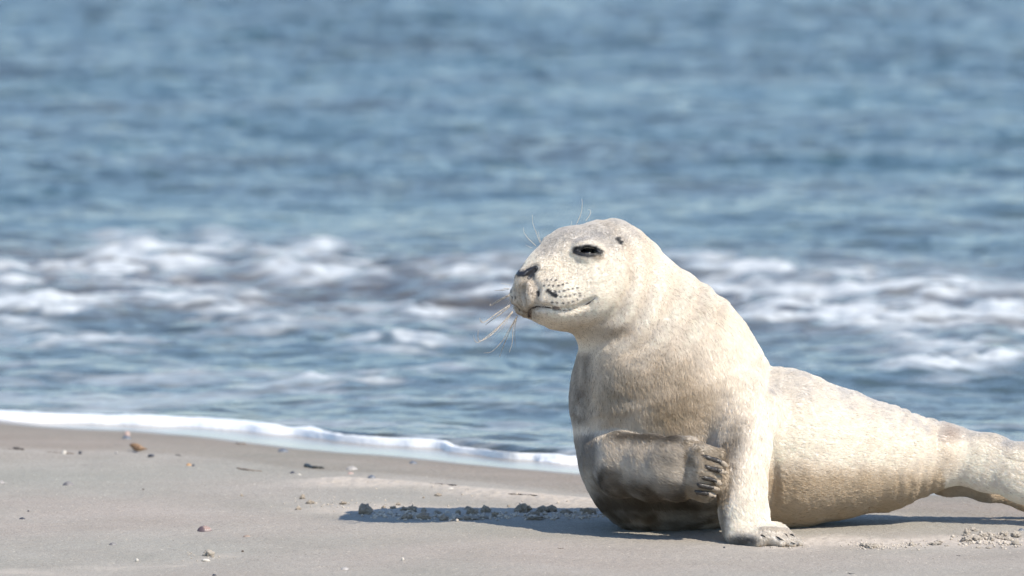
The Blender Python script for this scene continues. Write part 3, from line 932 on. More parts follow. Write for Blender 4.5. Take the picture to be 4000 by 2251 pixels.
DENS *= sstep(4, 9, d_to([ear3, surf(2413, 934), surf(2421, 947)]) / K)
DENS[SV[:, 2] < 0.0] = 0
DENS *= np.where(U > 4080, 0.75, 1.0)
a, b, c = SV[tri[:, 0]], SV[tri[:, 1]], SV[tri[:, 2]]
area = 0.5 * np.linalg.norm(np.cross(b - a, c - a), axis=1)
hf_ = 0.40 + 0.60 * (SN[tri].mean(1)[:, 1] < 0.35)      # thinner sampling on the far flank
facew = sstep(640, 480, np.hypot(U - 2280, Vv - 1060))[tri].mean(1)
wgt = area * DENS[tri].mean(1) * hf_ * (1 + 1.1 * facew)
NH = 480000
ti = rng.choice(len(tri), NH, p=wgt / wgt.sum())
r1, r2 = rng.random(NH), rng.random(NH)
sq = np.sqrt(r1)
bw = np.stack([1 - sq, sq * (1 - r2), sq * r2], -1)
def interp(A):
    A = np.asarray(A)
    x = A[tri[ti]]
    return (x * (bw[:, :, None] if A.ndim > 1 else bw)).sum(1)
R = interp(SV); N = interp(SN); T = interp(FLOW); streaky = np.clip(blob(2560, 1600, 320, 260, 2) + (U > 2780) * (U < 3020) * (Vv > 1600) * (Vv < 2100) * 0.7, 0, 1)
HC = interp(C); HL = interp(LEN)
N /= np.linalg.norm(N, axis=1)[:, None]
T = T - N * (T * N).sum(1)[:, None]
T /= np.linalg.norm(T, axis=1)[:, None] + 1e-6
B = np.cross(N, T)
cell = 0.0046
ci = np.floor(R / cell + 0.6 * np.stack([vnoise(R * 150), vnoise(R * 150 + 31), vnoise(R * 150 + 77)], -1)).astype(np.int64)
jx, jy, jz = _h(ci[:, 0], ci[:, 1], ci[:, 2]), _h(ci[:, 0] + 91, ci[:, 1], ci[:, 2]), _h(ci[:, 0], ci[:, 1] + 57, ci[:, 2])
cc = (ci + np.stack([jx, jy, jz], -1)) * cell
toc = cc - R
toc = toc - N * (toc * N).sum(1)[:, None]
sw = fbm(R * 60.0, 2) * 0.40 + rng.normal(0, 0.10, NH) + (jx - 0.5) * 0.30
T2 = T * np.cos(sw)[:, None] + B * np.sin(sw)[:, None]
Lh = HL * rng.uniform(0.6, 1.15, NH)
lift = np.clip(0.15 + 0.05 * rng.normal(size=NH) + 0.09 * (jy - 0.5), 0.05, 0.9)
clump = (0.18 + 0.24 * interp(streaky)) * rng.uniform(0.5, 1.0, NH)
pts = np.zeros((NH, 4, 3), np.float32)
for k, f in enumerate((0.0, 0.36, 0.70, 1.0)):
    lf_ = lift * (1 - 0.55 * f)
    hgt = -0.0004 + Lh * f * np.sin(lf_) + 0.0011 * min(1.0, f * 2.6)
    pts[:, k] = R + T2 * (np.cos(lf_) * Lh * f)[:, None] + toc * (clump * f ** 1.3)[:, None] + N * hgt[:, None]
hc = HC * (rng.uniform(0.92, 1.14, NH) * (0.95 + 0.11 * jz))[:, None]
dark = rng.random(NH) < 0.012 + 0.05 * interp(sstep(640, 480, np.hypot(U - 2280, Vv - 1060)))
hc[dark] *= np.array([0.42, 0.38, 0.34])
hc = np.clip(hc, 0.006, 0.90)
cu_ = bpy.data.hair_curves.new("fur")
cu_.add_curves([4] * NH)
cu_.attributes["position"].data.foreach_set("vector", (pts - seal_base).astype(np.float32).ravel())
ra = cu_.attributes.get("radius") or cu_.attributes.new("radius", 'FLOAT', 'POINT')
rr = np.tile(np.array([0.00015, 0.00017, 0.00013, 0.00005], np.float32), (NH, 1)) * rng.uniform(0.8, 1.25, NH).astype(np.float32)[:, None]
rr *= (0.72 + 0.28 * np.clip(HL / 0.0062, 0.3, 1))[:, None].astype(np.float32)
ra.data.foreach_set("value", rr.astype(np.float32).ravel())
hcol = np.ones((NH, 4), np.float32); hcol[:, :3] = hc
at = cu_.attributes.new("coat", 'FLOAT_COLOR', 'CURVE')
at.data.foreach_set("color", hcol.ravel())
furm = NT("seal_fur")
fa_ = furm.attr("coat")
furm.l(fa_.outputs["Color"], furm.b.inputs["Base Color"])
furm.setb(Roughness=0.45, Specular_IOR_Level=0.45)
ftr = furm.n("ShaderNodeBsdfTranslucent")
furm.l(fa_.outputs["Color"], ftr.inputs["Color"])
fmx = furm.n("ShaderNodeMixShader")
fmx.inputs[0].default_value = 0.40
furm.l(furm.b.outputs[0], fmx.inputs[1]); furm.l(ftr.outputs[0], fmx.inputs[2])
furm.l(fmx.outputs[0], furm.out.inputs["Surface"])
cu_.materials.append(furm.m)
fur = bpy.data.objects.new("fur", cu_)
COL.objects.link(fur)
fur.parent = seal
fur["kind"] = "stuff"

# ---- nose leather, eyelids, eyes
def catmull(P0, n):
    P0 = np.asarray(P0, float)
    Q = np.vstack([2 * P0[0] - P0[1], P0, 2 * P0[-1] - P0[-2]])
    out = []
    for i in range(1, len(Q) - 2):
        for t in np.linspace(0, 1, n, endpoint=False):
            a0, a1, a2, a3 = Q[i - 1], Q[i], Q[i + 1], Q[i + 2]
            out.append(0.5 * (2 * a1 + (a2 - a0) * t + (2 * a0 - 5 * a1 + 4 * a2 - a3) * t * t + (3 * a1 - a0 - 3 * a2 + a3) * t ** 3))
    return np.array(out + [P0[-1]])
leather = NT("nose_leather")
leather.setb(Base_Color=(0.022, 0.022, 0.026, 1), Roughness=0.32)
ln = leather.noise(900.0, 2, 0.6, obj_pos(leather))
leather.l(leather.bump(ln.outputs[0], 0.5, 0.0005), leather.b.inputs["Normal"])
_near = dense(nosepts0, 8); _nose_r = np.interp(np.linspace(0, 1, len(_near)), [0, .35, .6, 1], [10, 10, 15, 9]) * K
_near = np.concatenate([_near, dense([surf(2080, 1068), surf(2074, 1077), surf(2066, 1087)], 5)]); _nose_r = np.concatenate([_nose_r, np.full(10, 7.0 * K)])
NPT = np.concatenate([_near, [mirror(p) for p in _near]]); NRR = np.concatenate([_nose_r, _nose_r])
def nose_fn(p, cull=False, n=6000):
    p = np.asarray(p).reshape(-1, 3)
    dd = np.full(len(p), 1.0)
    for q, r in zip(NPT, NRR): dd = np.minimum(dd, np.sqrt(((p - q) ** 2).sum(1)) - r)
    return np.maximum(sdf(p, cull=cull) - 0.0007, dd)
_lo, _hi = NPT.min(0) - 0.008, NPT.max(0) + 0.008
NV_, NF_ = surface_nets(_lo, _hi, 0.0008, 4, nose_fn)
part("nose", NV_, NF_, leather.m)
for side in (0, 1):
    for arc, rr0 in ((((2240, 985), (2258, 977), (2280, 972), (2300, 970), (2320, 973), (2336, 981), (2346, 991)), (2, 4, 5, 5.5, 5.5, 4.5, 2.5)),
                     (((2243, 986), (2262, 991), (2284, 995), (2304, 996), (2324, 995), (2345, 991)), (2, 3, 3.2, 3.2, 3, 2))):
        q3 = [surf(u, v) for u, v in arc]
        q3 = catmull(np.array([p + eye_n * PX(-2) for p in q3]), 5)
        if side: q3 = np.array([mirror(p) for p in q3])
        V, F = tube(q3, PX(1) * np.interp(np.linspace(0, 1, len(q3)), np.linspace(0, 1, len(rr0)), rr0), 8)
        part("eyelid", V, F, leather.m)
eyem = NT("wet_eye")
eyem.setb(Base_Color=(0.004, 0.004, 0.005, 1), Roughness=0.04, Coat_Weight=1.0, Coat_Roughness=0.02)
def sphere(cn_, r, nu=28, nv=16, sc=(1, 1, 1)):
    th = np.linspace(0, np.pi, nv); phs = np.linspace(0, 2 * np.pi, nu, endpoint=False)
    V = np.stack([np.sin(th)[:, None] * np.cos(phs), np.sin(th)[:, None] * np.sin(phs), np.cos(th)[:, None] * np.ones(nu)], -1).reshape(-1, 3) * np.array(sc) * r + cn_
    F = [(i * nu + j, (i + 1) * nu + j, (i + 1) * nu + (j + 1) % nu, i * nu + (j + 1) % nu) for i in range(nv - 1) for j in range(nu)]
    return V, np.array(F)
en_f = np.array(HF) * 0 + eye_n
for side in (0, 1):
    cpt = eye3 - eye_n * PX(2 + 44)
    if side: cpt = mirror(cpt)
    V, F = sphere(cpt, PX(44))
    part("eye", V, F, eyem.m)

# ---- dark lip line
lipm = NT("lip")
lz = lipm.noise(300.0, 2, 0.6, obj_pos(lipm))
lipm.l(lipm.ramp(lz.outputs[0], [(0.4, (0.020, 0.014, 0.010)), (0.7, (0.10, 0.055, 0.03))]).outputs[0], lipm.b.inputs["Base Color"])
lipm.setb(Roughness=0.5)
_m = catmull(np.array([(u, v, 0) for u, v in MOUTH]), 5)[:, :2]
_l3 = np.array([surf(u, v) for u, v in _m])
_l3[1:-1] = (_l3[:-2] + _l3[1:-1] + _l3[2:]) / 3
for side in (0, 1):
    q3 = np.array([mirror(p) for p in _l3]) if side else _l3
    tq_ = np.linspace(0, 1, len(q3))
    V, F = tube(q3, PX(1) * np.interp(tq_, [0, .12, .25, .45, .7, .9, 1], [3.5, 4.2, 5.0, 2.2, 2.0, 3.0, 0.8]), 7)
    part("lip", V, F, lipm.m)

# ---- claws
clawm = NT("dark_claw")
cnz = clawm.noise(500.0, 3, 0.6, obj_pos(clawm))
clawm.l(clawm.ramp(cnz.outputs[0], [(0.40, (0.016, 0.014, 0.013)), (0.80, (0.10, 0.085, 0.07))]).outputs[0], clawm.b.inputs["Base Color"])
clawm.setb(Roughness=0.42)
crustm = NT("sand_crust")
cz = crustm.noise(420.0, 4, 0.65, obj_pos(crustm))
crustm.l(crustm.ramp(cz.outputs[0], [(0.3, (0.30, 0.245, 0.185)), (0.7, (0.46, 0.385, 0.30))]).outputs[0], crustm.b.inputs["Base Color"])
crustm.setb(Roughness=0.9)
crustm.l(crustm.bump(cz.outputs[0], 0.9, 0.0012), crustm.b.inputs["Normal"])
def zc(l): return [(2500 + x * .2414, 1650 + y * .2414) for x, y in l]
CLAWS = [zc([(965, 535), (1100, 575), (1260, 625), (1330, 655), (1412, 708)]), zc([(1005, 700), (1110, 735), (1240, 770), (1305, 790), (1385, 828)]),
         zc([(940, 865), (1060, 900), (1180, 930), (1235, 965), (1322, 1005)]), zc([(910, 985), (985, 1020), (1100, 1045), (1185, 1062), (1284, 1092)]),
         zc([(880, 1100), (960, 1135), (1050, 1145), (1110, 1155), (1215, 1188)])]
rngc = np.random.default_rng(3)
for cl in CLAWS:
    s3 = [surf(*cl[0]), surf(*cl[1]), surf(*cl[2])]
    d3 = s3[2] - s3[1]
    y_end = s3[2][1]
    P3 = s3 + [P(*cl[3], y_end - 0.002), P(*cl[4], y_end + 0.002)]
    P3 = np.array(P3)
    P3[0] += np.array([0, 0.002, 0])
    P3[1:3, 1] -= 0.0012
    t = np.linspace(0, 4, 17)
    path = np.stack([np.interp(t, range(5), P3[:, i]) for i in range(3)], -1)
    V, F = tube(path, PX(1) * np.interp(t, [0, .6, 2, 3, 4], [4, 10, 10.5, 8, 2.0]), 8)
    V += (fbm(V * 300.0, 2) * 0.0006)[:, None]
    co = part("claw", V, F, clawm.m)
    tip = path[11:]
    V, F = tube(np.vstack([tip, tip[-1:] + (tip[-1] - tip[-2]) * 0.25]), PX(1) * np.array([7, 9, 10, 9.5, 8, 5.5, 2.0]), 9)
    V += rngc.normal(0, 0.0006, V.shape)
    mesh_from("sand_crust", V - seal_base, F, crustm.m, parent=co)
def zf(l): return [(2750 + x * .2414, 1850 + y * .2414) for x, y in l]
for cl in (zf([(910, 995), (960, 1018), (1010, 1045)]), zf([(1160, 1015), (1240, 1075), (1330, 1115)]), zf([(1290, 975), (1330, 1005), (1360, 1040)]),
           zf([(1385, 985), (1430, 1005), (1470, 1035)]), zf([(1400, 1120), (1450, 1145), (1530, 1180)])):
    s3 = np.array([surf(u, v) for u, v in cl])
    s3[1, 1] -= 0.001; s3[1, 2] += 0.0012
    t = np.linspace(0, 2, 9)
    path = np.stack([np.interp(t, range(3), s3[:, i]) for i in range(3)], -1)
    V, F = tube(path, PX(1) * np.interp(t, [0, .5, 1.4, 2], [1.5, 3.8, 3.6, 1.0]), 7)
    part("claw", V, F, clawm.m)

# ---- whiskers
whm = NT("whisker_hair")
whm.setb(Base_Color=(0.62, 0.53, 0.42, 1), Roughness=0.4)
whs = NT("sandy_whisker")
wz = whs.noise(600.0, 2, 0.6, obj_pos(whs))
whs.l(whs.ramp(wz.outputs[0], [(0.35, (0.24, 0.20, 0.16)), (0.65, (0.62, 0.54, 0.44))]).outputs[0], whs.b.inputs["Base Color"])
whs.setb(Roughness=0.8)
def zh(l): return [(1850 + x * .4482, 750 + y * .4482) for x, y in l]
WH = [  # (stroke, sandy, root radius px, depth change of the tip)
 ([(310,905),(220,950),(150,992),(148,975)],1,2.6,.03),([(312,898),(225,938),(165,972)],1,2.2,.02),([(318,985),(200,1060),(95,1135),(60,1120),(53,1098)],1,2.6,-.02),([(315,1000),(210,1080),(120,1145),(104,1160)],1,2.4,.0),
 ([(340,1040),(230,1170),(150,1250),(60,1300),(38,1272),(40,1205)],1,2.4,-.03),([(380,1080),(310,1200),(250,1300),(160,1390),(85,1405)],1,1.7,.01),
 ([(382,1085),(330,1180),(265,1330),(225,1440)],1,1.8,.03),([(374,1085),(345,1200),(335,1320),(310,1400)],1,1.7,.0),([(378,1080),(360,1200),(362,1350)],1,1.5,.02),
 ([(340,1040),(280,1130),(245,1195)],0,1.1,.0),([(335,1050),(290,1130),(215,1220),(178,1258)],0,1.0,.01),([(330,1060),(300,1110),(296,1150)],0,.9,.0),
 ([(322,815),(270,803),(235,795)],0,.9,.0),([(310,850),(240,858),(180,860)],1,1.5,.01),([(308,840),(262,845),(215,862)],1,1.3,.0),([(318,842),(275,838),(262,828)],0,.8,.0),
 ([(325,870),(270,925),(200,968)],0,1.1,.02),([(332,930),(295,985),(270,1045)],0,1.2,.0),([(340,1050),(200,1190),(110,1265),(40,1312),(8,1290),(0,1250)],1,1.6,-.02),
 ([(680,985),(675,1040)],0,.7,-.012),([(735,975),(770,1040),(803,1088)],0,.95,-.02),([(775,985),(850,1065),(930,1152)],0,.9,-.022),([(830,985),(920,1070),(992,1122)],0,.9,-.022),
 ([(870,970),(960,1030),(1012,1062)],0,1.0,-.016),
 ([(545,472),(480,410),(438,350),(435,310)],0,1.3,.0),([(580,445),(540,340),(515,270),(512,200)],0,1.3,-.01),([(598,470),(575,400),(563,345)],0,1.2,.0),([(512,490),(450,460)],0,.8,.0),
 ([(897,280),(935,190),(947,110),(943,60)],0,1.3,.0),([(978,252),(1015,195),(1016,160),(992,152)],0,1.1,.01),([(848,292),(857,255)],0,.9,.0)]
for stroke, sandy, r0, dy in WH:
    uv = zh(stroke)
    root = surf(*uv[0])
    if root[1] > 0.35: root = P(*uv[0], 0.03)
    n = len(uv)
    P3 = [root] + [P(u, v, root[1] + dy * (i / (n - 1)) - (0.004 if dy < 0 and n <= 3 else 0)) for i, (u, v) in enumerate(uv) if i]
    path = catmull(P3, 7)
    t = np.linspace(0, 1, len(path))
    rad_ = PX(r0 * 0.78) * (1 - 0.62 * t)
    V, F = tube(path, rad_ * (1 + (0.45 * np.abs(rngc.normal(size=len(path))) if sandy else 0)), 5)
    part("whisker", V, F, whs.m if sandy else whm.m)
# ------------------------------------------------------------------ small things on the sand
def ico(sub):
    import bmesh
    bm = bmesh.new()
    bmesh.ops.create_icosphere(bm, subdivisions=sub, radius=1.0)
    V = np.array([v.co[:] for v in bm.verts]); F = np.array([[v.index for v in f.verts] for f in bm.faces])
    bm.free()
    return V, F
ICO = {k: ico(k) for k in (1, 2, 3, 4)}
def simple_mat(name, stops, scale, rough=0.8, bump=0.0, bdist=0.001, detail=4):
    m = NT(name)
    z = m.noise(scale, detail, 0.6, obj_pos(m))
    m.l(m.ramp(z.outputs[0], stops).outputs[0], m.b.inputs["Base Color"])
    m.setb(Roughness=rough)
    if bump: m.l(m.bump(z.outputs[0], bump, bdist), m.b.inputs["Normal"])
    return m.m
M_clod = simple_mat("damp_sand_clod", [(0.3, (0.36, 0.30, 0.23)), (0.7, (0.52, 0.44, 0.35))], 260.0, 0.9, 0.9, 0.0015)
M_dryclod = simple_mat("dry_sand_clod", [(0.3, (0.44, 0.38, 0.31)), (0.7, (0.62, 0.55, 0.46))], 260.0, 0.92, 0.9, 0.0015)
M_palesand = simple_mat("pale_foam_clod", [(0.3, (0.55, 0.50, 0.43)), (0.7, (0.75, 0.70, 0.62))], 200.0, 0.9, 0.7, 0.001)
M_blue = simple_mat("blue_grey_shell", [(0.3, (0.085, 0.095, 0.115)), (0.7, (0.17, 0.19, 0.22))], 130.0, 0.45, 0.3)
M_dark = simple_mat("dark_mussel_shell", [(0.3, (0.025, 0.027, 0.036)), (0.7, (0.07, 0.072, 0.085))], 150.0, 0.35, 0.3)
M_white = simple_mat("white_shell", [(0.3, (0.45, 0.40, 0.33)), (0.7, (0.62, 0.58, 0.51))], 120.0, 0.5, 0.2)
M_pink = simple_mat("pink_shell", [(0.3, (0.36, 0.24, 0.20)), (0.7, (0.47, 0.36, 0.31))], 120.0, 0.5, 0.2)
M_grey = simple_mat("grey_shell", [(0.3, (0.26, 0.24, 0.22)), (0.7, (0.46, 0.43, 0.40))], 120.0, 0.55, 0.3)
M_orange = simple_mat("orange_shell", [(0.3, (0.38, 0.18, 0.06)), (0.6, (0.50, 0.30, 0.14)), (0.75, (0.08, 0.05, 0.03))], 90.0, 0.5, 0.2)
M_wood = simple_mat("wet_driftwood", [(0.3, (0.055, 0.042, 0.032)), (0.7, (0.14, 0.11, 0.085))], 160.0, 0.7, 0.6)
M_kelp = simple_mat("dark_kelp", [(0.3, (0.012, 0.014, 0.012)), (0.7, (0.045, 0.045, 0.036))], 160.0, 0.45, 0.5)
M_tan = simple_mat("tan_twig", [(0.3, (0.17, 0.125, 0.09)), (0.7, (0.30, 0.23, 0.17))], 160.0, 0.8, 0.5)
# whelk: brown with pale bands
wk = NT("brown_whelk")
wkz = wk.noise(110.0, 4, 0.6, obj_pos(wk))
wk.l(wk.ramp(wkz.outputs[0], [(0.3, (0.10, 0.055, 0.028)), (0.5, (0.25, 0.15, 0.08)), (0.72, (0.42, 0.30, 0.18))]).outputs[0], wk.b.inputs["Base Color"])
wk.setb(Roughness=0.4)
# cockle: pale and pink growth bands
def cockle_mat(name, c0, c1, c2):
    m = NT(name)
    r = m.attr("growth"); q = m.attr("rib")
    g = m.ramp(r.outputs["Fac"], [(0.0, c2), (0.25, c0), (0.4, c1), (0.55, c0), (0.7, c1), (0.85, c0), (1.0, c2)]).outputs[0]
    m.l(m.mix(m.math('MULTIPLY', q.outputs["Fac"], 0.7), g, c2), m.b.inputs["Base Color"])
    m.setb(Roughness=0.55)
    return m.m
M_cockle = cockle_mat("pink_cockle", (0.52, 0.42, 0.36), (0.40, 0.25, 0.20), (0.10, 0.07, 0.075))
M_clam = cockle_mat("grey_white_clam", (0.56, 0.52, 0.47), (0.42, 0.39, 0.36), (0.09, 0.085, 0.09))
M_cockle_b = cockle_mat("brown_cockle", (0.52, 0.42, 0.33), (0.34, 0.25, 0.19), (0.16, 0.12, 0.10))
def width_m(px, at): return px * (at[1] + CAM_D) / FPX

def place(name, label, cat, u, v, V, F, mat, group=None, sink=0.0, rot=0.0, attrs=None, smooth=True):
    g = G(u, v)
    o = mesh_from(name, V, F, mat, attrs=attrs, smooth=smooth)
    o.location = (g[0], g[1], g[2] - sink)
    o.rotation_euler = (0, 0, rot)
    tag(o, label, cat, group)
    return o
def bivalve(L, W, Hh, ribs=0, nr=18, na=44, skew=0.15):
    """half shell lying dome up: length L (x), width W (y), height Hh; returns V, F, growth, rib"""
    rr_ = np.linspace(0, 1, nr)[:, None]
    a_ = np.linspace(0, 2 * np.pi, na, endpoint=False)[None, :]
    ux, uy = -skew * L * 0.5, 0.36 * W * 0.5              # the beak
    ox, oy = 0.5 * L * np.cos(a_), 0.5 * W * np.sin(a_)
    x = ux + (ox - ux) * rr_; y = uy + (oy - uy) * rr_
    e = np.clip(1 - rr_ ** 2.1, 0, 1) ** 0.62
    rb = (0.5 + 0.5 * np.cos(ribs * a_)) if ribs else 0 * a_
    z = Hh * e * (0.96 + 0.04 * np.cos(a_)) + 0.12 * Hh * (rb - 0.5) * np.sqrt(rr_) * (rr_ > 0.08) - 0.05 * Hh * np.abs(np.sin(rr_ * 3 * np.pi)) * rr_
    V = np.stack([x, y, z], -1).reshape(-1, 3)
    g = grid_faces(nr, na)
    i = np.arange(nr - 1)[:, None] * na
    wrap = np.stack([i + na - 1, i, i + na, i + 2 * na - 1], -1).reshape(-1, 4)
    F = np.concatenate([g, wrap])
    gr = (rr_ + 0 * a_).ravel(); rbv = (1 - rb + 0 * rr_).ravel()
    # inner wall, so that the shell has a thickness
    n = len(V)
    Vi = V * np.array([0.93, 0.93, 0.90]) - np.array([0, 0, 0.0006])
    rim = [((nr - 1) * na + j, (nr - 1) * na + (j + 1) % na, n + (nr - 1) * na + (j + 1) % na, n + (nr - 1) * na + j) for j in range(na)]
    return np.vstack([V, Vi]), np.concatenate([F, F[:, ::-1] + n, np.array(rim)]), np.tile(gr, 2), np.tile(rbv, 2)
def put_shell(name, label, cat, u, v, wpx, hpx, mat, ribs=0, rot=0.0, tilt=0.0, group=None, wr=0.8, dark_left=0.0):
    g = G(u, v)
    L = width_m(wpx, g); Hh = width_m(hpx, g)
    V, F, gr, rb = bivalve(L, L * wr, Hh * 0.95, ribs)
    if dark_left: rb = np.maximum(rb, dark_left * sstep(0.0, -0.16 * L, V[:, 0] + 0.25 * (V[:, 2] - Hh * 0.5)))
    o = place(name, label, cat, u, v, V, F, mat, group, 0.0008, rot, {"growth": gr, "rib": rb})
    o.rotation_euler = (tilt, 0, rot)
    return o
def pebble_mesh(w, d, h, seed, sub=3, amp=0.18):
    V, F = ICO[sub]
    V = V * (1 + amp * fbm(V * 1.3 + seed * 3.1, 3))[:, None]
    return V * np.array([w / 2, d / 2, h / 2]) + np.array([0, 0, h * 0.30]), F
def put_pebble(name, label, cat, u, v, wpx, hpx, mat, group=None, seed=0, depth=0.8, sub=3, rot=0.0):
    g = G(u, v)
    w, h = width_m(wpx, g), width_m(hpx, g)
    V, F = pebble_mesh(w, w * depth, h * 1.25, seed, sub)
    return place(name, label, cat, u, v, V, F, mat, group, 0.0, rot)
def put_twig(name, label, cat, uv, rpx, mat, seed=0, group=None, knob=0.0, lift=0.5):
    pts3 = np.array([G(u, v) for u, v in uv])
    r = width_m(rpx, pts3[0])
    path = catmull(pts3, 8)
    t = np.linspace(0, 1, len(path))
    path = path + np.array([0, 0, r * lift])
    path = path + 0.5 * r * np.stack([vnoise(np.stack([t * 7, t * 0 + seed, t * 0 + k], -1)) for k in range(3)], -1)
    rad_ = r * (0.55 + 0.45 * np.sin(np.pi * np.clip(t * 0.9 + 0.08, 0, 1))) * (1 + 0.35 * vnoise(np.stack([t * 11, t * 0 + seed + 9, t * 0], -1)))
    if knob: rad_ = rad_ * (1 + knob * np.exp(-(t / 0.16) ** 2))
    o_ = pts3.mean(0)
    V, F = tube(path - o_, rad_, 8)
    o = mesh_from(name, V, F, mat)
    o.location = o_
    return tag(o, label, cat, group)

# shells
put_shell("clam_shell", "smooth grey and white clam shell lying dome up on bare sand at the far left", "shell", 267, 1897, 49, 19, M_clam, 0, 0.15, wr=0.75, dark_left=1.3)
put_shell("mussel_shell", "small black half buried mussel shell at the left edge of the smooth sand", "shell", 87, 2027, 29, 12, M_dark, 0, 0.0, wr=0.6)
put_shell("cockle_shell", "pink banded ribbed cockle shell lying on the smooth foreground sand", "shell", 800, 2076, 62, 24, M_cockle, 20, 0.25, wr=0.85, dark_left=1.4)
put_shell("cockle_shell", "small brown ribbed cockle fragment just right of the pink cockle", "shell", 964, 2098, 36, 12, M_cockle_b, 14, -0.2, wr=0.7, dark_left=0.8)
put_shell("cockle_shell", "dark ribbed cockle cut off by the left edge of the picture", "shell", 2, 1889, 36, 14, M_clam, 12, -0.3, dark_left=1.2)
put_shell("shell_fragment", "grey and white shell chip in the foreground below the smooth sand", "shell", 441, 2128, 36, 12, M_clam, 0, 0.3, wr=0.6, dark_left=1.3)
put_shell("shell", "pale pink shell resting on a blue grey shell near the foam", "shell", 497, 1702, 26, 22, M_pink, 14, 0.2)
put_shell("shell", "blue grey shell under a pale pink shell near the foam", "shell", 494, 1714, 40, 16, M_blue, 0, 0.0)
put_shell("shell", "blue grey shell blurred near the water, left of the kelp stalk", "shell", 1105, 1765, 46, 15, M_blue, 0, 0.1)
put_shell("shell", "round white shell on the strand line of seaweed", "shell", 252, 1772, 26, 17, M_white, 0, 0.0)
put_shell("shell", "dark shell chip beside a white chip below the kelp stalk", "shell", 1143, 1846, 24, 10, M_dark, 0, 0.0)
put_shell("shell", "small white chip beside a dark shell below the kelp stalk", "shell", 1168, 1856, 22, 9, M_white, 0, 0.0)
put_shell("shell", "grey mottled shell lying above a reddish chip, right of the kelp stalk", "shell", 1374, 1836, 50, 18, M_grey, 12, 0.2)
put_shell("shell", "reddish chip in front of the grey mottled shell", "shell", 1370, 1851, 30, 10, M_pink, 0, 0.4)
put_shell("shell", "shiny blue black mussel half at the left end of the pale sand ridge", "shell", 1452, 1867, 34, 15, M_blue, 0, 0.0, wr=0.6)
put_shell("shell", "blurred blue grey shell nearest the foam, left of the seal", "shell", 1613, 1811, 34, 14, M_blue, 0, 0.3)
put_shell("shell", "flat white shell at the tip of a brown twig on the sand ridge", "shell", 1760, 1911, 30, 8, M_white, 0, 0.0)
put_shell("shell", "tan chip with a dark end lying on the strand line", "shell", 738, 1819, 24, 11, M_orange, 0, 0.1)
put_shell("shell", "tiny dark chip touching the tan chip on the strand line", "shell", 756, 1820, 16, 10, M_dark, 0, 0.1)
put_shell("shell", "dark and white shell at the right edge behind the sand clods", "shell", 3990, 2072, 26, 12, M_blue, 0, 0.0)
put_shell("shell", "dark chips under the brown whelk", "shell", 528, 1768, 34, 7, M_dark, 0, 0.0)
put_shell("shell_fragment", "thin pale sliver of shell low in the right corner", "shell", 3950, 2222, 24, 5, M_white, 0, -0.2, wr=0.35)
put_shell("shell", "blurred grey shell at the bottom edge of the foreground", "shell", 1347, 2226, 36, 12, M_grey, 0, 0.2)
# whelk
gw = G(543, 1762)
Lw = width_m(66, gw)
turns, ng, npz = 4.2, 90, 12
tq = np.linspace(0, 1, ng)
ang = tq * turns * 2 * np.pi
rt = Lw * (0.015 + 0.225 * tq ** 1.7)                       # whorl tube radius
rc = Lw * (0.01 + 0.15 * tq ** 1.7)
axp = Lw * (0.42 - 0.62 * tq ** 1.5)
cx_, cy_, cz_ = axp, rc * np.cos(ang), rc * np.sin(ang)
th = np.linspace(0, 2 * np.pi, npz, endpoint=False)
Vw = []
for i in range(ng):
    e1 = np.array([0, math.cos(ang[i]), math.sin(ang[i])]); e2 = np.array([1.25, 0, 0])
    Vw.append(np.array([cx_[i], cy_[i], cz_[i]]) + rt[i] * (np.cos(th)[:, None] * e1 + np.sin(th)[:, None] * e2))
Vw = np.concatenate(Vw)
Fw = np.concatenate([grid_faces(ng, npz), np.array([(i * npz + npz - 1, i * npz, (i + 1) * npz, (i + 1) * npz + npz - 1) for i in range(ng - 1)])])
Vw = Vw * np.array([1.25, 0.62, 0.62])
_c = Vw[-npz:].mean(0); _r = Vw[-npz:] - _c; _t = np.cross(_r[0], _r[3]); _t /= np.linalg.norm(_t)
_prev = Vw[-2 * npz:-npz].mean(0)
if (_c - _prev) @ _t < 0: _t = -_t
_n0 = len(Vw) - npz
_cap = [_c + _r * math.cos(q) + _t * np.linalg.norm(_r[0]) * 0.5 * math.sin(q) for q in (0.5, 1.0, 1.35, 1.56)]
Vw = np.concatenate([Vw] + _cap)
Fw = np.concatenate([Fw] + [np.array([(_n0 + k * npz + j, _n0 + k * npz + (j + 1) % npz, _n0 + (k + 1) * npz + (j + 1) % npz, _n0 + (k + 1) * npz + j) for j in range(npz)]) for k in range(4)])
wh = mesh_from("whelk_shell", Vw - np.array([0, 0, Vw[:, 2].min() * 0.9]), Fw, wk.m)
wh.location = gw; wh.rotation_euler = (0.2, 0.12, -0.25)
tag(wh, "large brown spiral whelk shell blurred on the wet sand near the foam", "shell")

# pebbles
put_pebble("pebble", "tiny black pebble between the white shell and the whelk", "pebble", 313, 1774, 14, 12, M_dark, seed=1)
put_pebble("pebble", "flat dark pebble just right of the brown whelk", "pebble", 590, 1786, 26, 10, M_dark, seed=2)
put_pebble("pebble", "small white pebble alone in the left foreground", "pebble", 535, 2194, 15, 12, M_white, seed=3)
put_pebble("pebble", "small white pebble alone in the centre foreground", "pebble", 1573, 2190, 12, 13, M_white, seed=4)
put_pebble("pebble", "small brown pebble below the little brown cockle", "pebble", 948, 2157, 11, 8, M_wood, seed=5)
put_pebble("pebble", "tiny dark pebble above the black mussel shell", "pebble", 111, 2000, 9, 5, M_dark, seed=6)
put_pebble("pebble", "dark fleck of grit under the standing flipper", "pebble", 2829, 2143, 8, 7, M_dark, seed=7)
put_pebble("pebble", "dark pebble cut by the bottom edge left of centre", "pebble", 837, 2249, 14, 8, M_dark, seed=8)
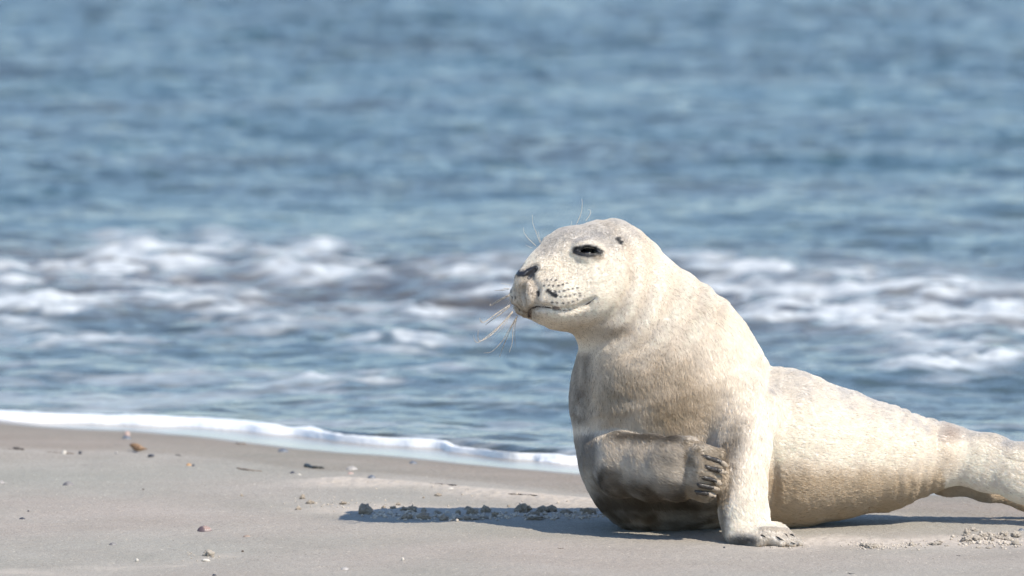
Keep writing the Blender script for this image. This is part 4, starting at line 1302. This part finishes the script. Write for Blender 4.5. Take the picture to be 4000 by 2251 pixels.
put_pebble("pebble", "faint grey pebble at the top of the smooth sand by the strand line", "pebble", 455, 1772, 12, 10, M_grey, seed=9)
put_pebble("pebble", "small tan crumb of shell between the strand line and the pink cockle", "pebble", 560, 1914, 7, 5, M_wood, seed=10)

# twigs and weed
put_twig("kelp_stalk", "short black kelp stalk with a knobbed end on the wet sand", "seaweed", [(1192, 1824), (1225, 1831), (1264, 1832)], 6.5, M_kelp, 1, knob=0.5)
put_twig("twig", "long thin brown twig lying along the strand line", "twig", [(925, 1832), (975, 1838), (1022, 1842)], 3.6, M_tan, 2)
put_twig("twig", "brown twig along the top of the pale sand ridge", "twig", [(1680, 1891), (1730, 1896), (1785, 1902)], 3.6, M_wood, 3)
put_twig("twig", "very thin twig lying between the ridge twig and the seal", "twig", [(1985, 1930), (2050, 1933), (2120, 1936)], 2.2, M_wood, 4)
put_twig("twig", "short faint tan twig high on the wet sand", "twig", [(920, 1733), (940, 1735), (962, 1736)], 3.0, M_tan, 5)
put_twig("twig", "short dark splinter right of the brown whelk", "twig", [(684, 1778), (696, 1780), (708, 1782)], 2.0, M_wood, 6)
put_twig("seaweed", "dark lump of weed on the strand line at the left edge", "seaweed", [(54, 1753), (72, 1756), (94, 1760)], 5.0, M_wood, 7, knob=0.4)
put_twig("seaweed", "thin dark strand of weed running in from the left edge", "seaweed", [(-20, 1750), (20, 1753), (60, 1756)], 1.8, M_wood, 8)
put_twig("seaweed", "thin tan strand of weed on both sides of the white shell", "seaweed", [(185, 1767), (240, 1771), (292, 1774)], 2.2, M_tan, 9)
put_twig("splinter", "small dark splinter in the foreground below the belly", "twig", [(2178, 2143), (2190, 2144), (2202, 2143)], 1.5, M_wood, 10)
put_twig("splinter", "thin dark splinter in the foreground at lower right", "twig", [(3312, 2240), (3324, 2242), (3338, 2243)], 1.8, M_kelp, 11)
put_twig("splinter", "short dark splinter right of the lower claws on open sand", "twig", [(3736, 2170), (3744, 2172), (3752, 2172)], 1.6, M_kelp, 12)

# clods of sand
rk = np.random.default_rng(11)
CL = {}
def clod_mesh(seed, sub):
    key = (seed, sub)
    if key not in CL:
        V, F = ICO[sub]
        r = 1 + 0.55 * fbm(V * 1.6 + seed * 5.7, 2) + 0.50 * fbm(V * 4.6 + seed * 2.3, 3)
        V = V * r[:, None]
        me = mesh_from("sand_clod", V + np.array([0, 0, 0.62]), F, None, smooth=True)
        CL[key] = me.data
        bpy.data.objects.remove(me)
    return CL[key]
def clod(u, v, wpx, hpx, label, mat, group, sub=3):
    g = G(u, v)
    o = bpy.data.objects.new("sand_clod", None or clod_mesh(int(rk.integers(0, 7)) + (0 if mat is M_clod else 10), sub))
    if not o.data.materials: o.data.materials.append(mat)
    COL.objects.link(o)
    w, h = width_m(wpx, g) / 1.8, width_m(hpx, g) / 1.5
    o.scale = (w, w * rk.uniform(0.75, 1.05), h)
    o.location = (g[0], g[1], g[2] - 0.0008)
    o.rotation_euler = (0, 0, rk.uniform(0, 6.28))
    return tag(o, label, "sand clod", group)
GS = "clods of damp sand in front of the seal"
for u, v, w, h, lab in [
 (1423, 2006, 44, 34, "tall clod of damp sand at the left tip of the seal's shadow"),
 (1183, 1946, 22, 17, "lone clod of damp sand left of the shadow, highest of its scatter"),
 (1342, 1968, 27, 13, "flat clod of damp sand just above the shadow's left tip"),
 (1213, 1966, 24, 13, "low clod of sand in the middle of the leftmost scatter"),
 (1165, 1989, 17, 12, "lowest clod of the leftmost scatter on the open sand"),
 (1580, 1996, 27, 18, "sunlit clod left of the pointed clod above the shadow"),
 (1608, 1999, 29, 27, "pointed sunlit clod standing at the upper edge of the shadow"),
 (1590, 2026, 36, 20, "crumbly clod in the shadow below the pointed clod"),
 (1657, 2025, 40, 23, "two lobed clod in the shadow right of the pointed clod"),
 (1655, 1998, 20, 15, "clod half lit at the upper shadow edge above the two lobed clod"),
 (1734, 2028, 32, 20, "crumbly clod in the middle of the shadow near its lower edge"),
 (1708, 2004, 26, 14, "half lit clod at the shadow's upper edge left of the round clods"),
 (1790, 2008, 18, 18, "narrow upright clod standing in the shadow's upper edge"),
 (1846, 2006, 36, 22, "round clod in the shadow, right of the narrow upright clod"),
 (1828, 1990, 26, 14, "clod just behind the round clod in the shadow"),
 (1897, 2002, 32, 26, "slanting wedge shaped clod poking out above the shadow"),
 (1934, 2016, 28, 17, "low clod to the right of the slanting wedge shaped clod"),
 (2040, 2000, 50, 30, "biggest smooth clod in the shadow between the wedge and the seal"),
 (2120, 1998, 40, 21, "left one of two wide clods close to the seal's chest"),
 (2154, 1999, 40, 24, "right one of two wide clods close to the seal's chest"),
 (2090, 2012, 34, 15, "flat clod in front of the two wide clods"),
 (2085, 2026, 66, 13, "long flat cake of sand lowest in the shadow"),
 (2215, 2006, 42, 17, "low wide clod right of the two wide clods"),
 (2274, 2002, 24, 19, "small round clod left of the clod touching the seal"),
 (2303, 2008, 40, 24, "round clod touching the bottom of the seal's chest"),
 (1890, 2022, 40, 9, "flat crust of sand below the wedge shaped clod"),
 (1830, 2028, 80, 13, "long crumbly crust along the lower middle of the shadow"),
 (1710, 1936, 24, 11, "small dark clod on the twig littered slope below the ridge"),
 (1655, 1944, 9, 8, "tiny clod left of the small dark clod on the slope"),
 (1987, 1978, 15, 10, "small sunlit clod just above the big smooth clod"),
 (1556, 1970, 17, 9, "small sunlit clod above the shadow near the pointed clod"),
 (1499, 1982, 15, 10, "small sunlit clod right of the tall clod"),
 (1535, 1985, 20, 12, "sunlit clod between the tall clod and the pointed clod"),
 (944, 1937, 11, 9, "leftmost lone crumb of damp sand on the open beach")]:
    clod(u, v + 2, w, h, lab, M_clod, GS, 4 if w > 25 else 3)
GR = "clods of sand behind the standing flipper"
for u, v, w, h, lab in [
 (3777, 2090, 26, 24, "upright knob of sand at the left end of the clod heap under the tail"),
 (3778, 2112, 38, 18, "dark lump at the lower left of the clod heap"),
 (3800, 2072, 30, 13, "clod lying in the tail's shadow behind the heap"),
 (3815, 2115, 40, 20, "ragged lump low in the middle left of the clod heap"),
 (3793, 2106, 30, 16, "lump joining the knob and the ragged lump"),
 (3840, 2098, 34, 16, "rounded lump along the top of the clod heap"),
 (3870, 2112, 24, 22, "dark faced block in the middle of the clod heap"),
 (3862, 2092, 36, 14, "pale lump behind the dark faced block"),
 (3905, 2104, 30, 18, "lump right of the dark faced block"),
 (3922, 2094, 28, 22, "pointed peak near the right of the clod heap"),
 (3940, 2112, 34, 18, "lump below the pointed peak"),
 (3967, 2098, 34, 20, "broad lump at the right end of the clod heap"),
 (3968, 2126, 24, 20, "steep lump at the lower right of the clod heap"),
 (3788, 2124, 13, 9, "small crumb in front of the heap's left end"),
 (3822, 2139, 18, 8, "low crumb in front of the middle of the heap"),
 (3862, 2140, 22, 8, "low crumb in front of the dark faced block"),
 (3404, 2138, 34, 20, "ragged clod right of the standing flipper on the trampled sand"),
 (3380, 2134, 40, 14, "flat clod joined to the left of the ragged clod"),
 (3422, 2136, 20, 16, "small clod at the right of the ragged clod"),
 (3562, 2130, 22, 15, "pointed clod between the ragged clod and the heap"),
 (3652, 2128, 34, 10, "dark flat clod half way to the heap"),
 (3668, 2118, 32, 10, "pale flat clod behind the dark flat clod"),
 (3700, 2132, 16, 8, "small crumb at the right of the dark flat clod")]:
    clod(u, v + 2, w, h, lab, M_dryclod, GR, 4 if w > 25 else 3)
clod(815, 2172, 36, 22, "pale lump of dried sand in the left foreground", M_palesand, "pale lumps in the left foreground")
clod(803, 2193, 30, 9, "low pale crumb in front of the pale lump", M_palesand, "pale lumps in the left foreground", 2)
clod(830, 2176, 14, 9, "small darker crumb at the right of the pale lump", M_clod, "pale lumps in the left foreground", 2)
# crumbs nobody could count: one object
Vc, Fc = [], []
V0, F0 = ICO[1]
V2, F2 = ICO[2]
def crumbs(n, uvs, su, sv, smin, smax):
    for _ in range(n):
        i = rk.integers(0, len(uvs) - 1) if len(uvs) > 1 else 0
        t = rk.random()
        a_, b_ = uvs[i], uvs[min(i + 1, len(uvs) - 1)]
        u = a_[0] + (b_[0] - a_[0]) * t + rk.normal() * su
        v = a_[1] + (b_[1] - a_[1]) * t + rk.normal() * sv
        if v > 2245: continue
        p = CR(u, v)
        s = rk.uniform(smin, smax) * rk.uniform(0.5, 1.0) * 0.5
        V = V0 * (1 + 0.30 * rk.normal(size=(len(V0), 1))) * np.array([s, s, s * 0.75]) + p + np.array([0, 0, s * 0.35])
        Fc.append(F0 + sum(len(q) for q in Vc)) if False else Fc.append(F0 + crumbs.n)
        Vc.append(V); crumbs.n += len(V)
crumbs.n = 0
def CR(u, v):
    p = at_z(u, v, 0.0)
    for _ in range(4):
        z = float(terrain(np.array([p[0]]), np.array([p[1]]))[0]); p = at_z(u, v, z)
    return p
crumbs(110, [(1150, 1962), (1350, 1972), (1700, 1985)], 60, 12, 0.0014, 0.0042)
crumbs(420, [(1440, 2008), (1700, 2022), (2100, 2020), (2330, 2010)], 40, 8, 0.0020, 0.0085)
crumbs(90, [(1400, 1890), (1800, 1925), (2250, 1968)], 50, 8, 0.0014, 0.0036)
crumbs(220, [(3330, 2128), (3440, 2134), (3600, 2126)], 40, 8, 0.0014, 0.0046)
crumbs(190, [(3760, 2112), (3860, 2116), (3990, 2118)], 26, 12, 0.0016, 0.0060)
crumbs(60, [(2980, 2140), (3160, 2136)], 30, 5, 0.0012, 0.0034)
crumbs(40, [(760, 2178), (860, 2180)], 40, 10, 0.0012, 0.0030)
crumbs(70, [(200, 2060), (1200, 2120), (2600, 2190), (3900, 2210)], 400, 50, 0.0010, 0.0022)
co_ = mesh_from("sand_crumbs", np.concatenate(Vc), np.concatenate(Fc), M_dryclod)
tag(co_, "tiny crumbs of sand scattered round the clods and the seal", "sand crumbs", kind="stuff")
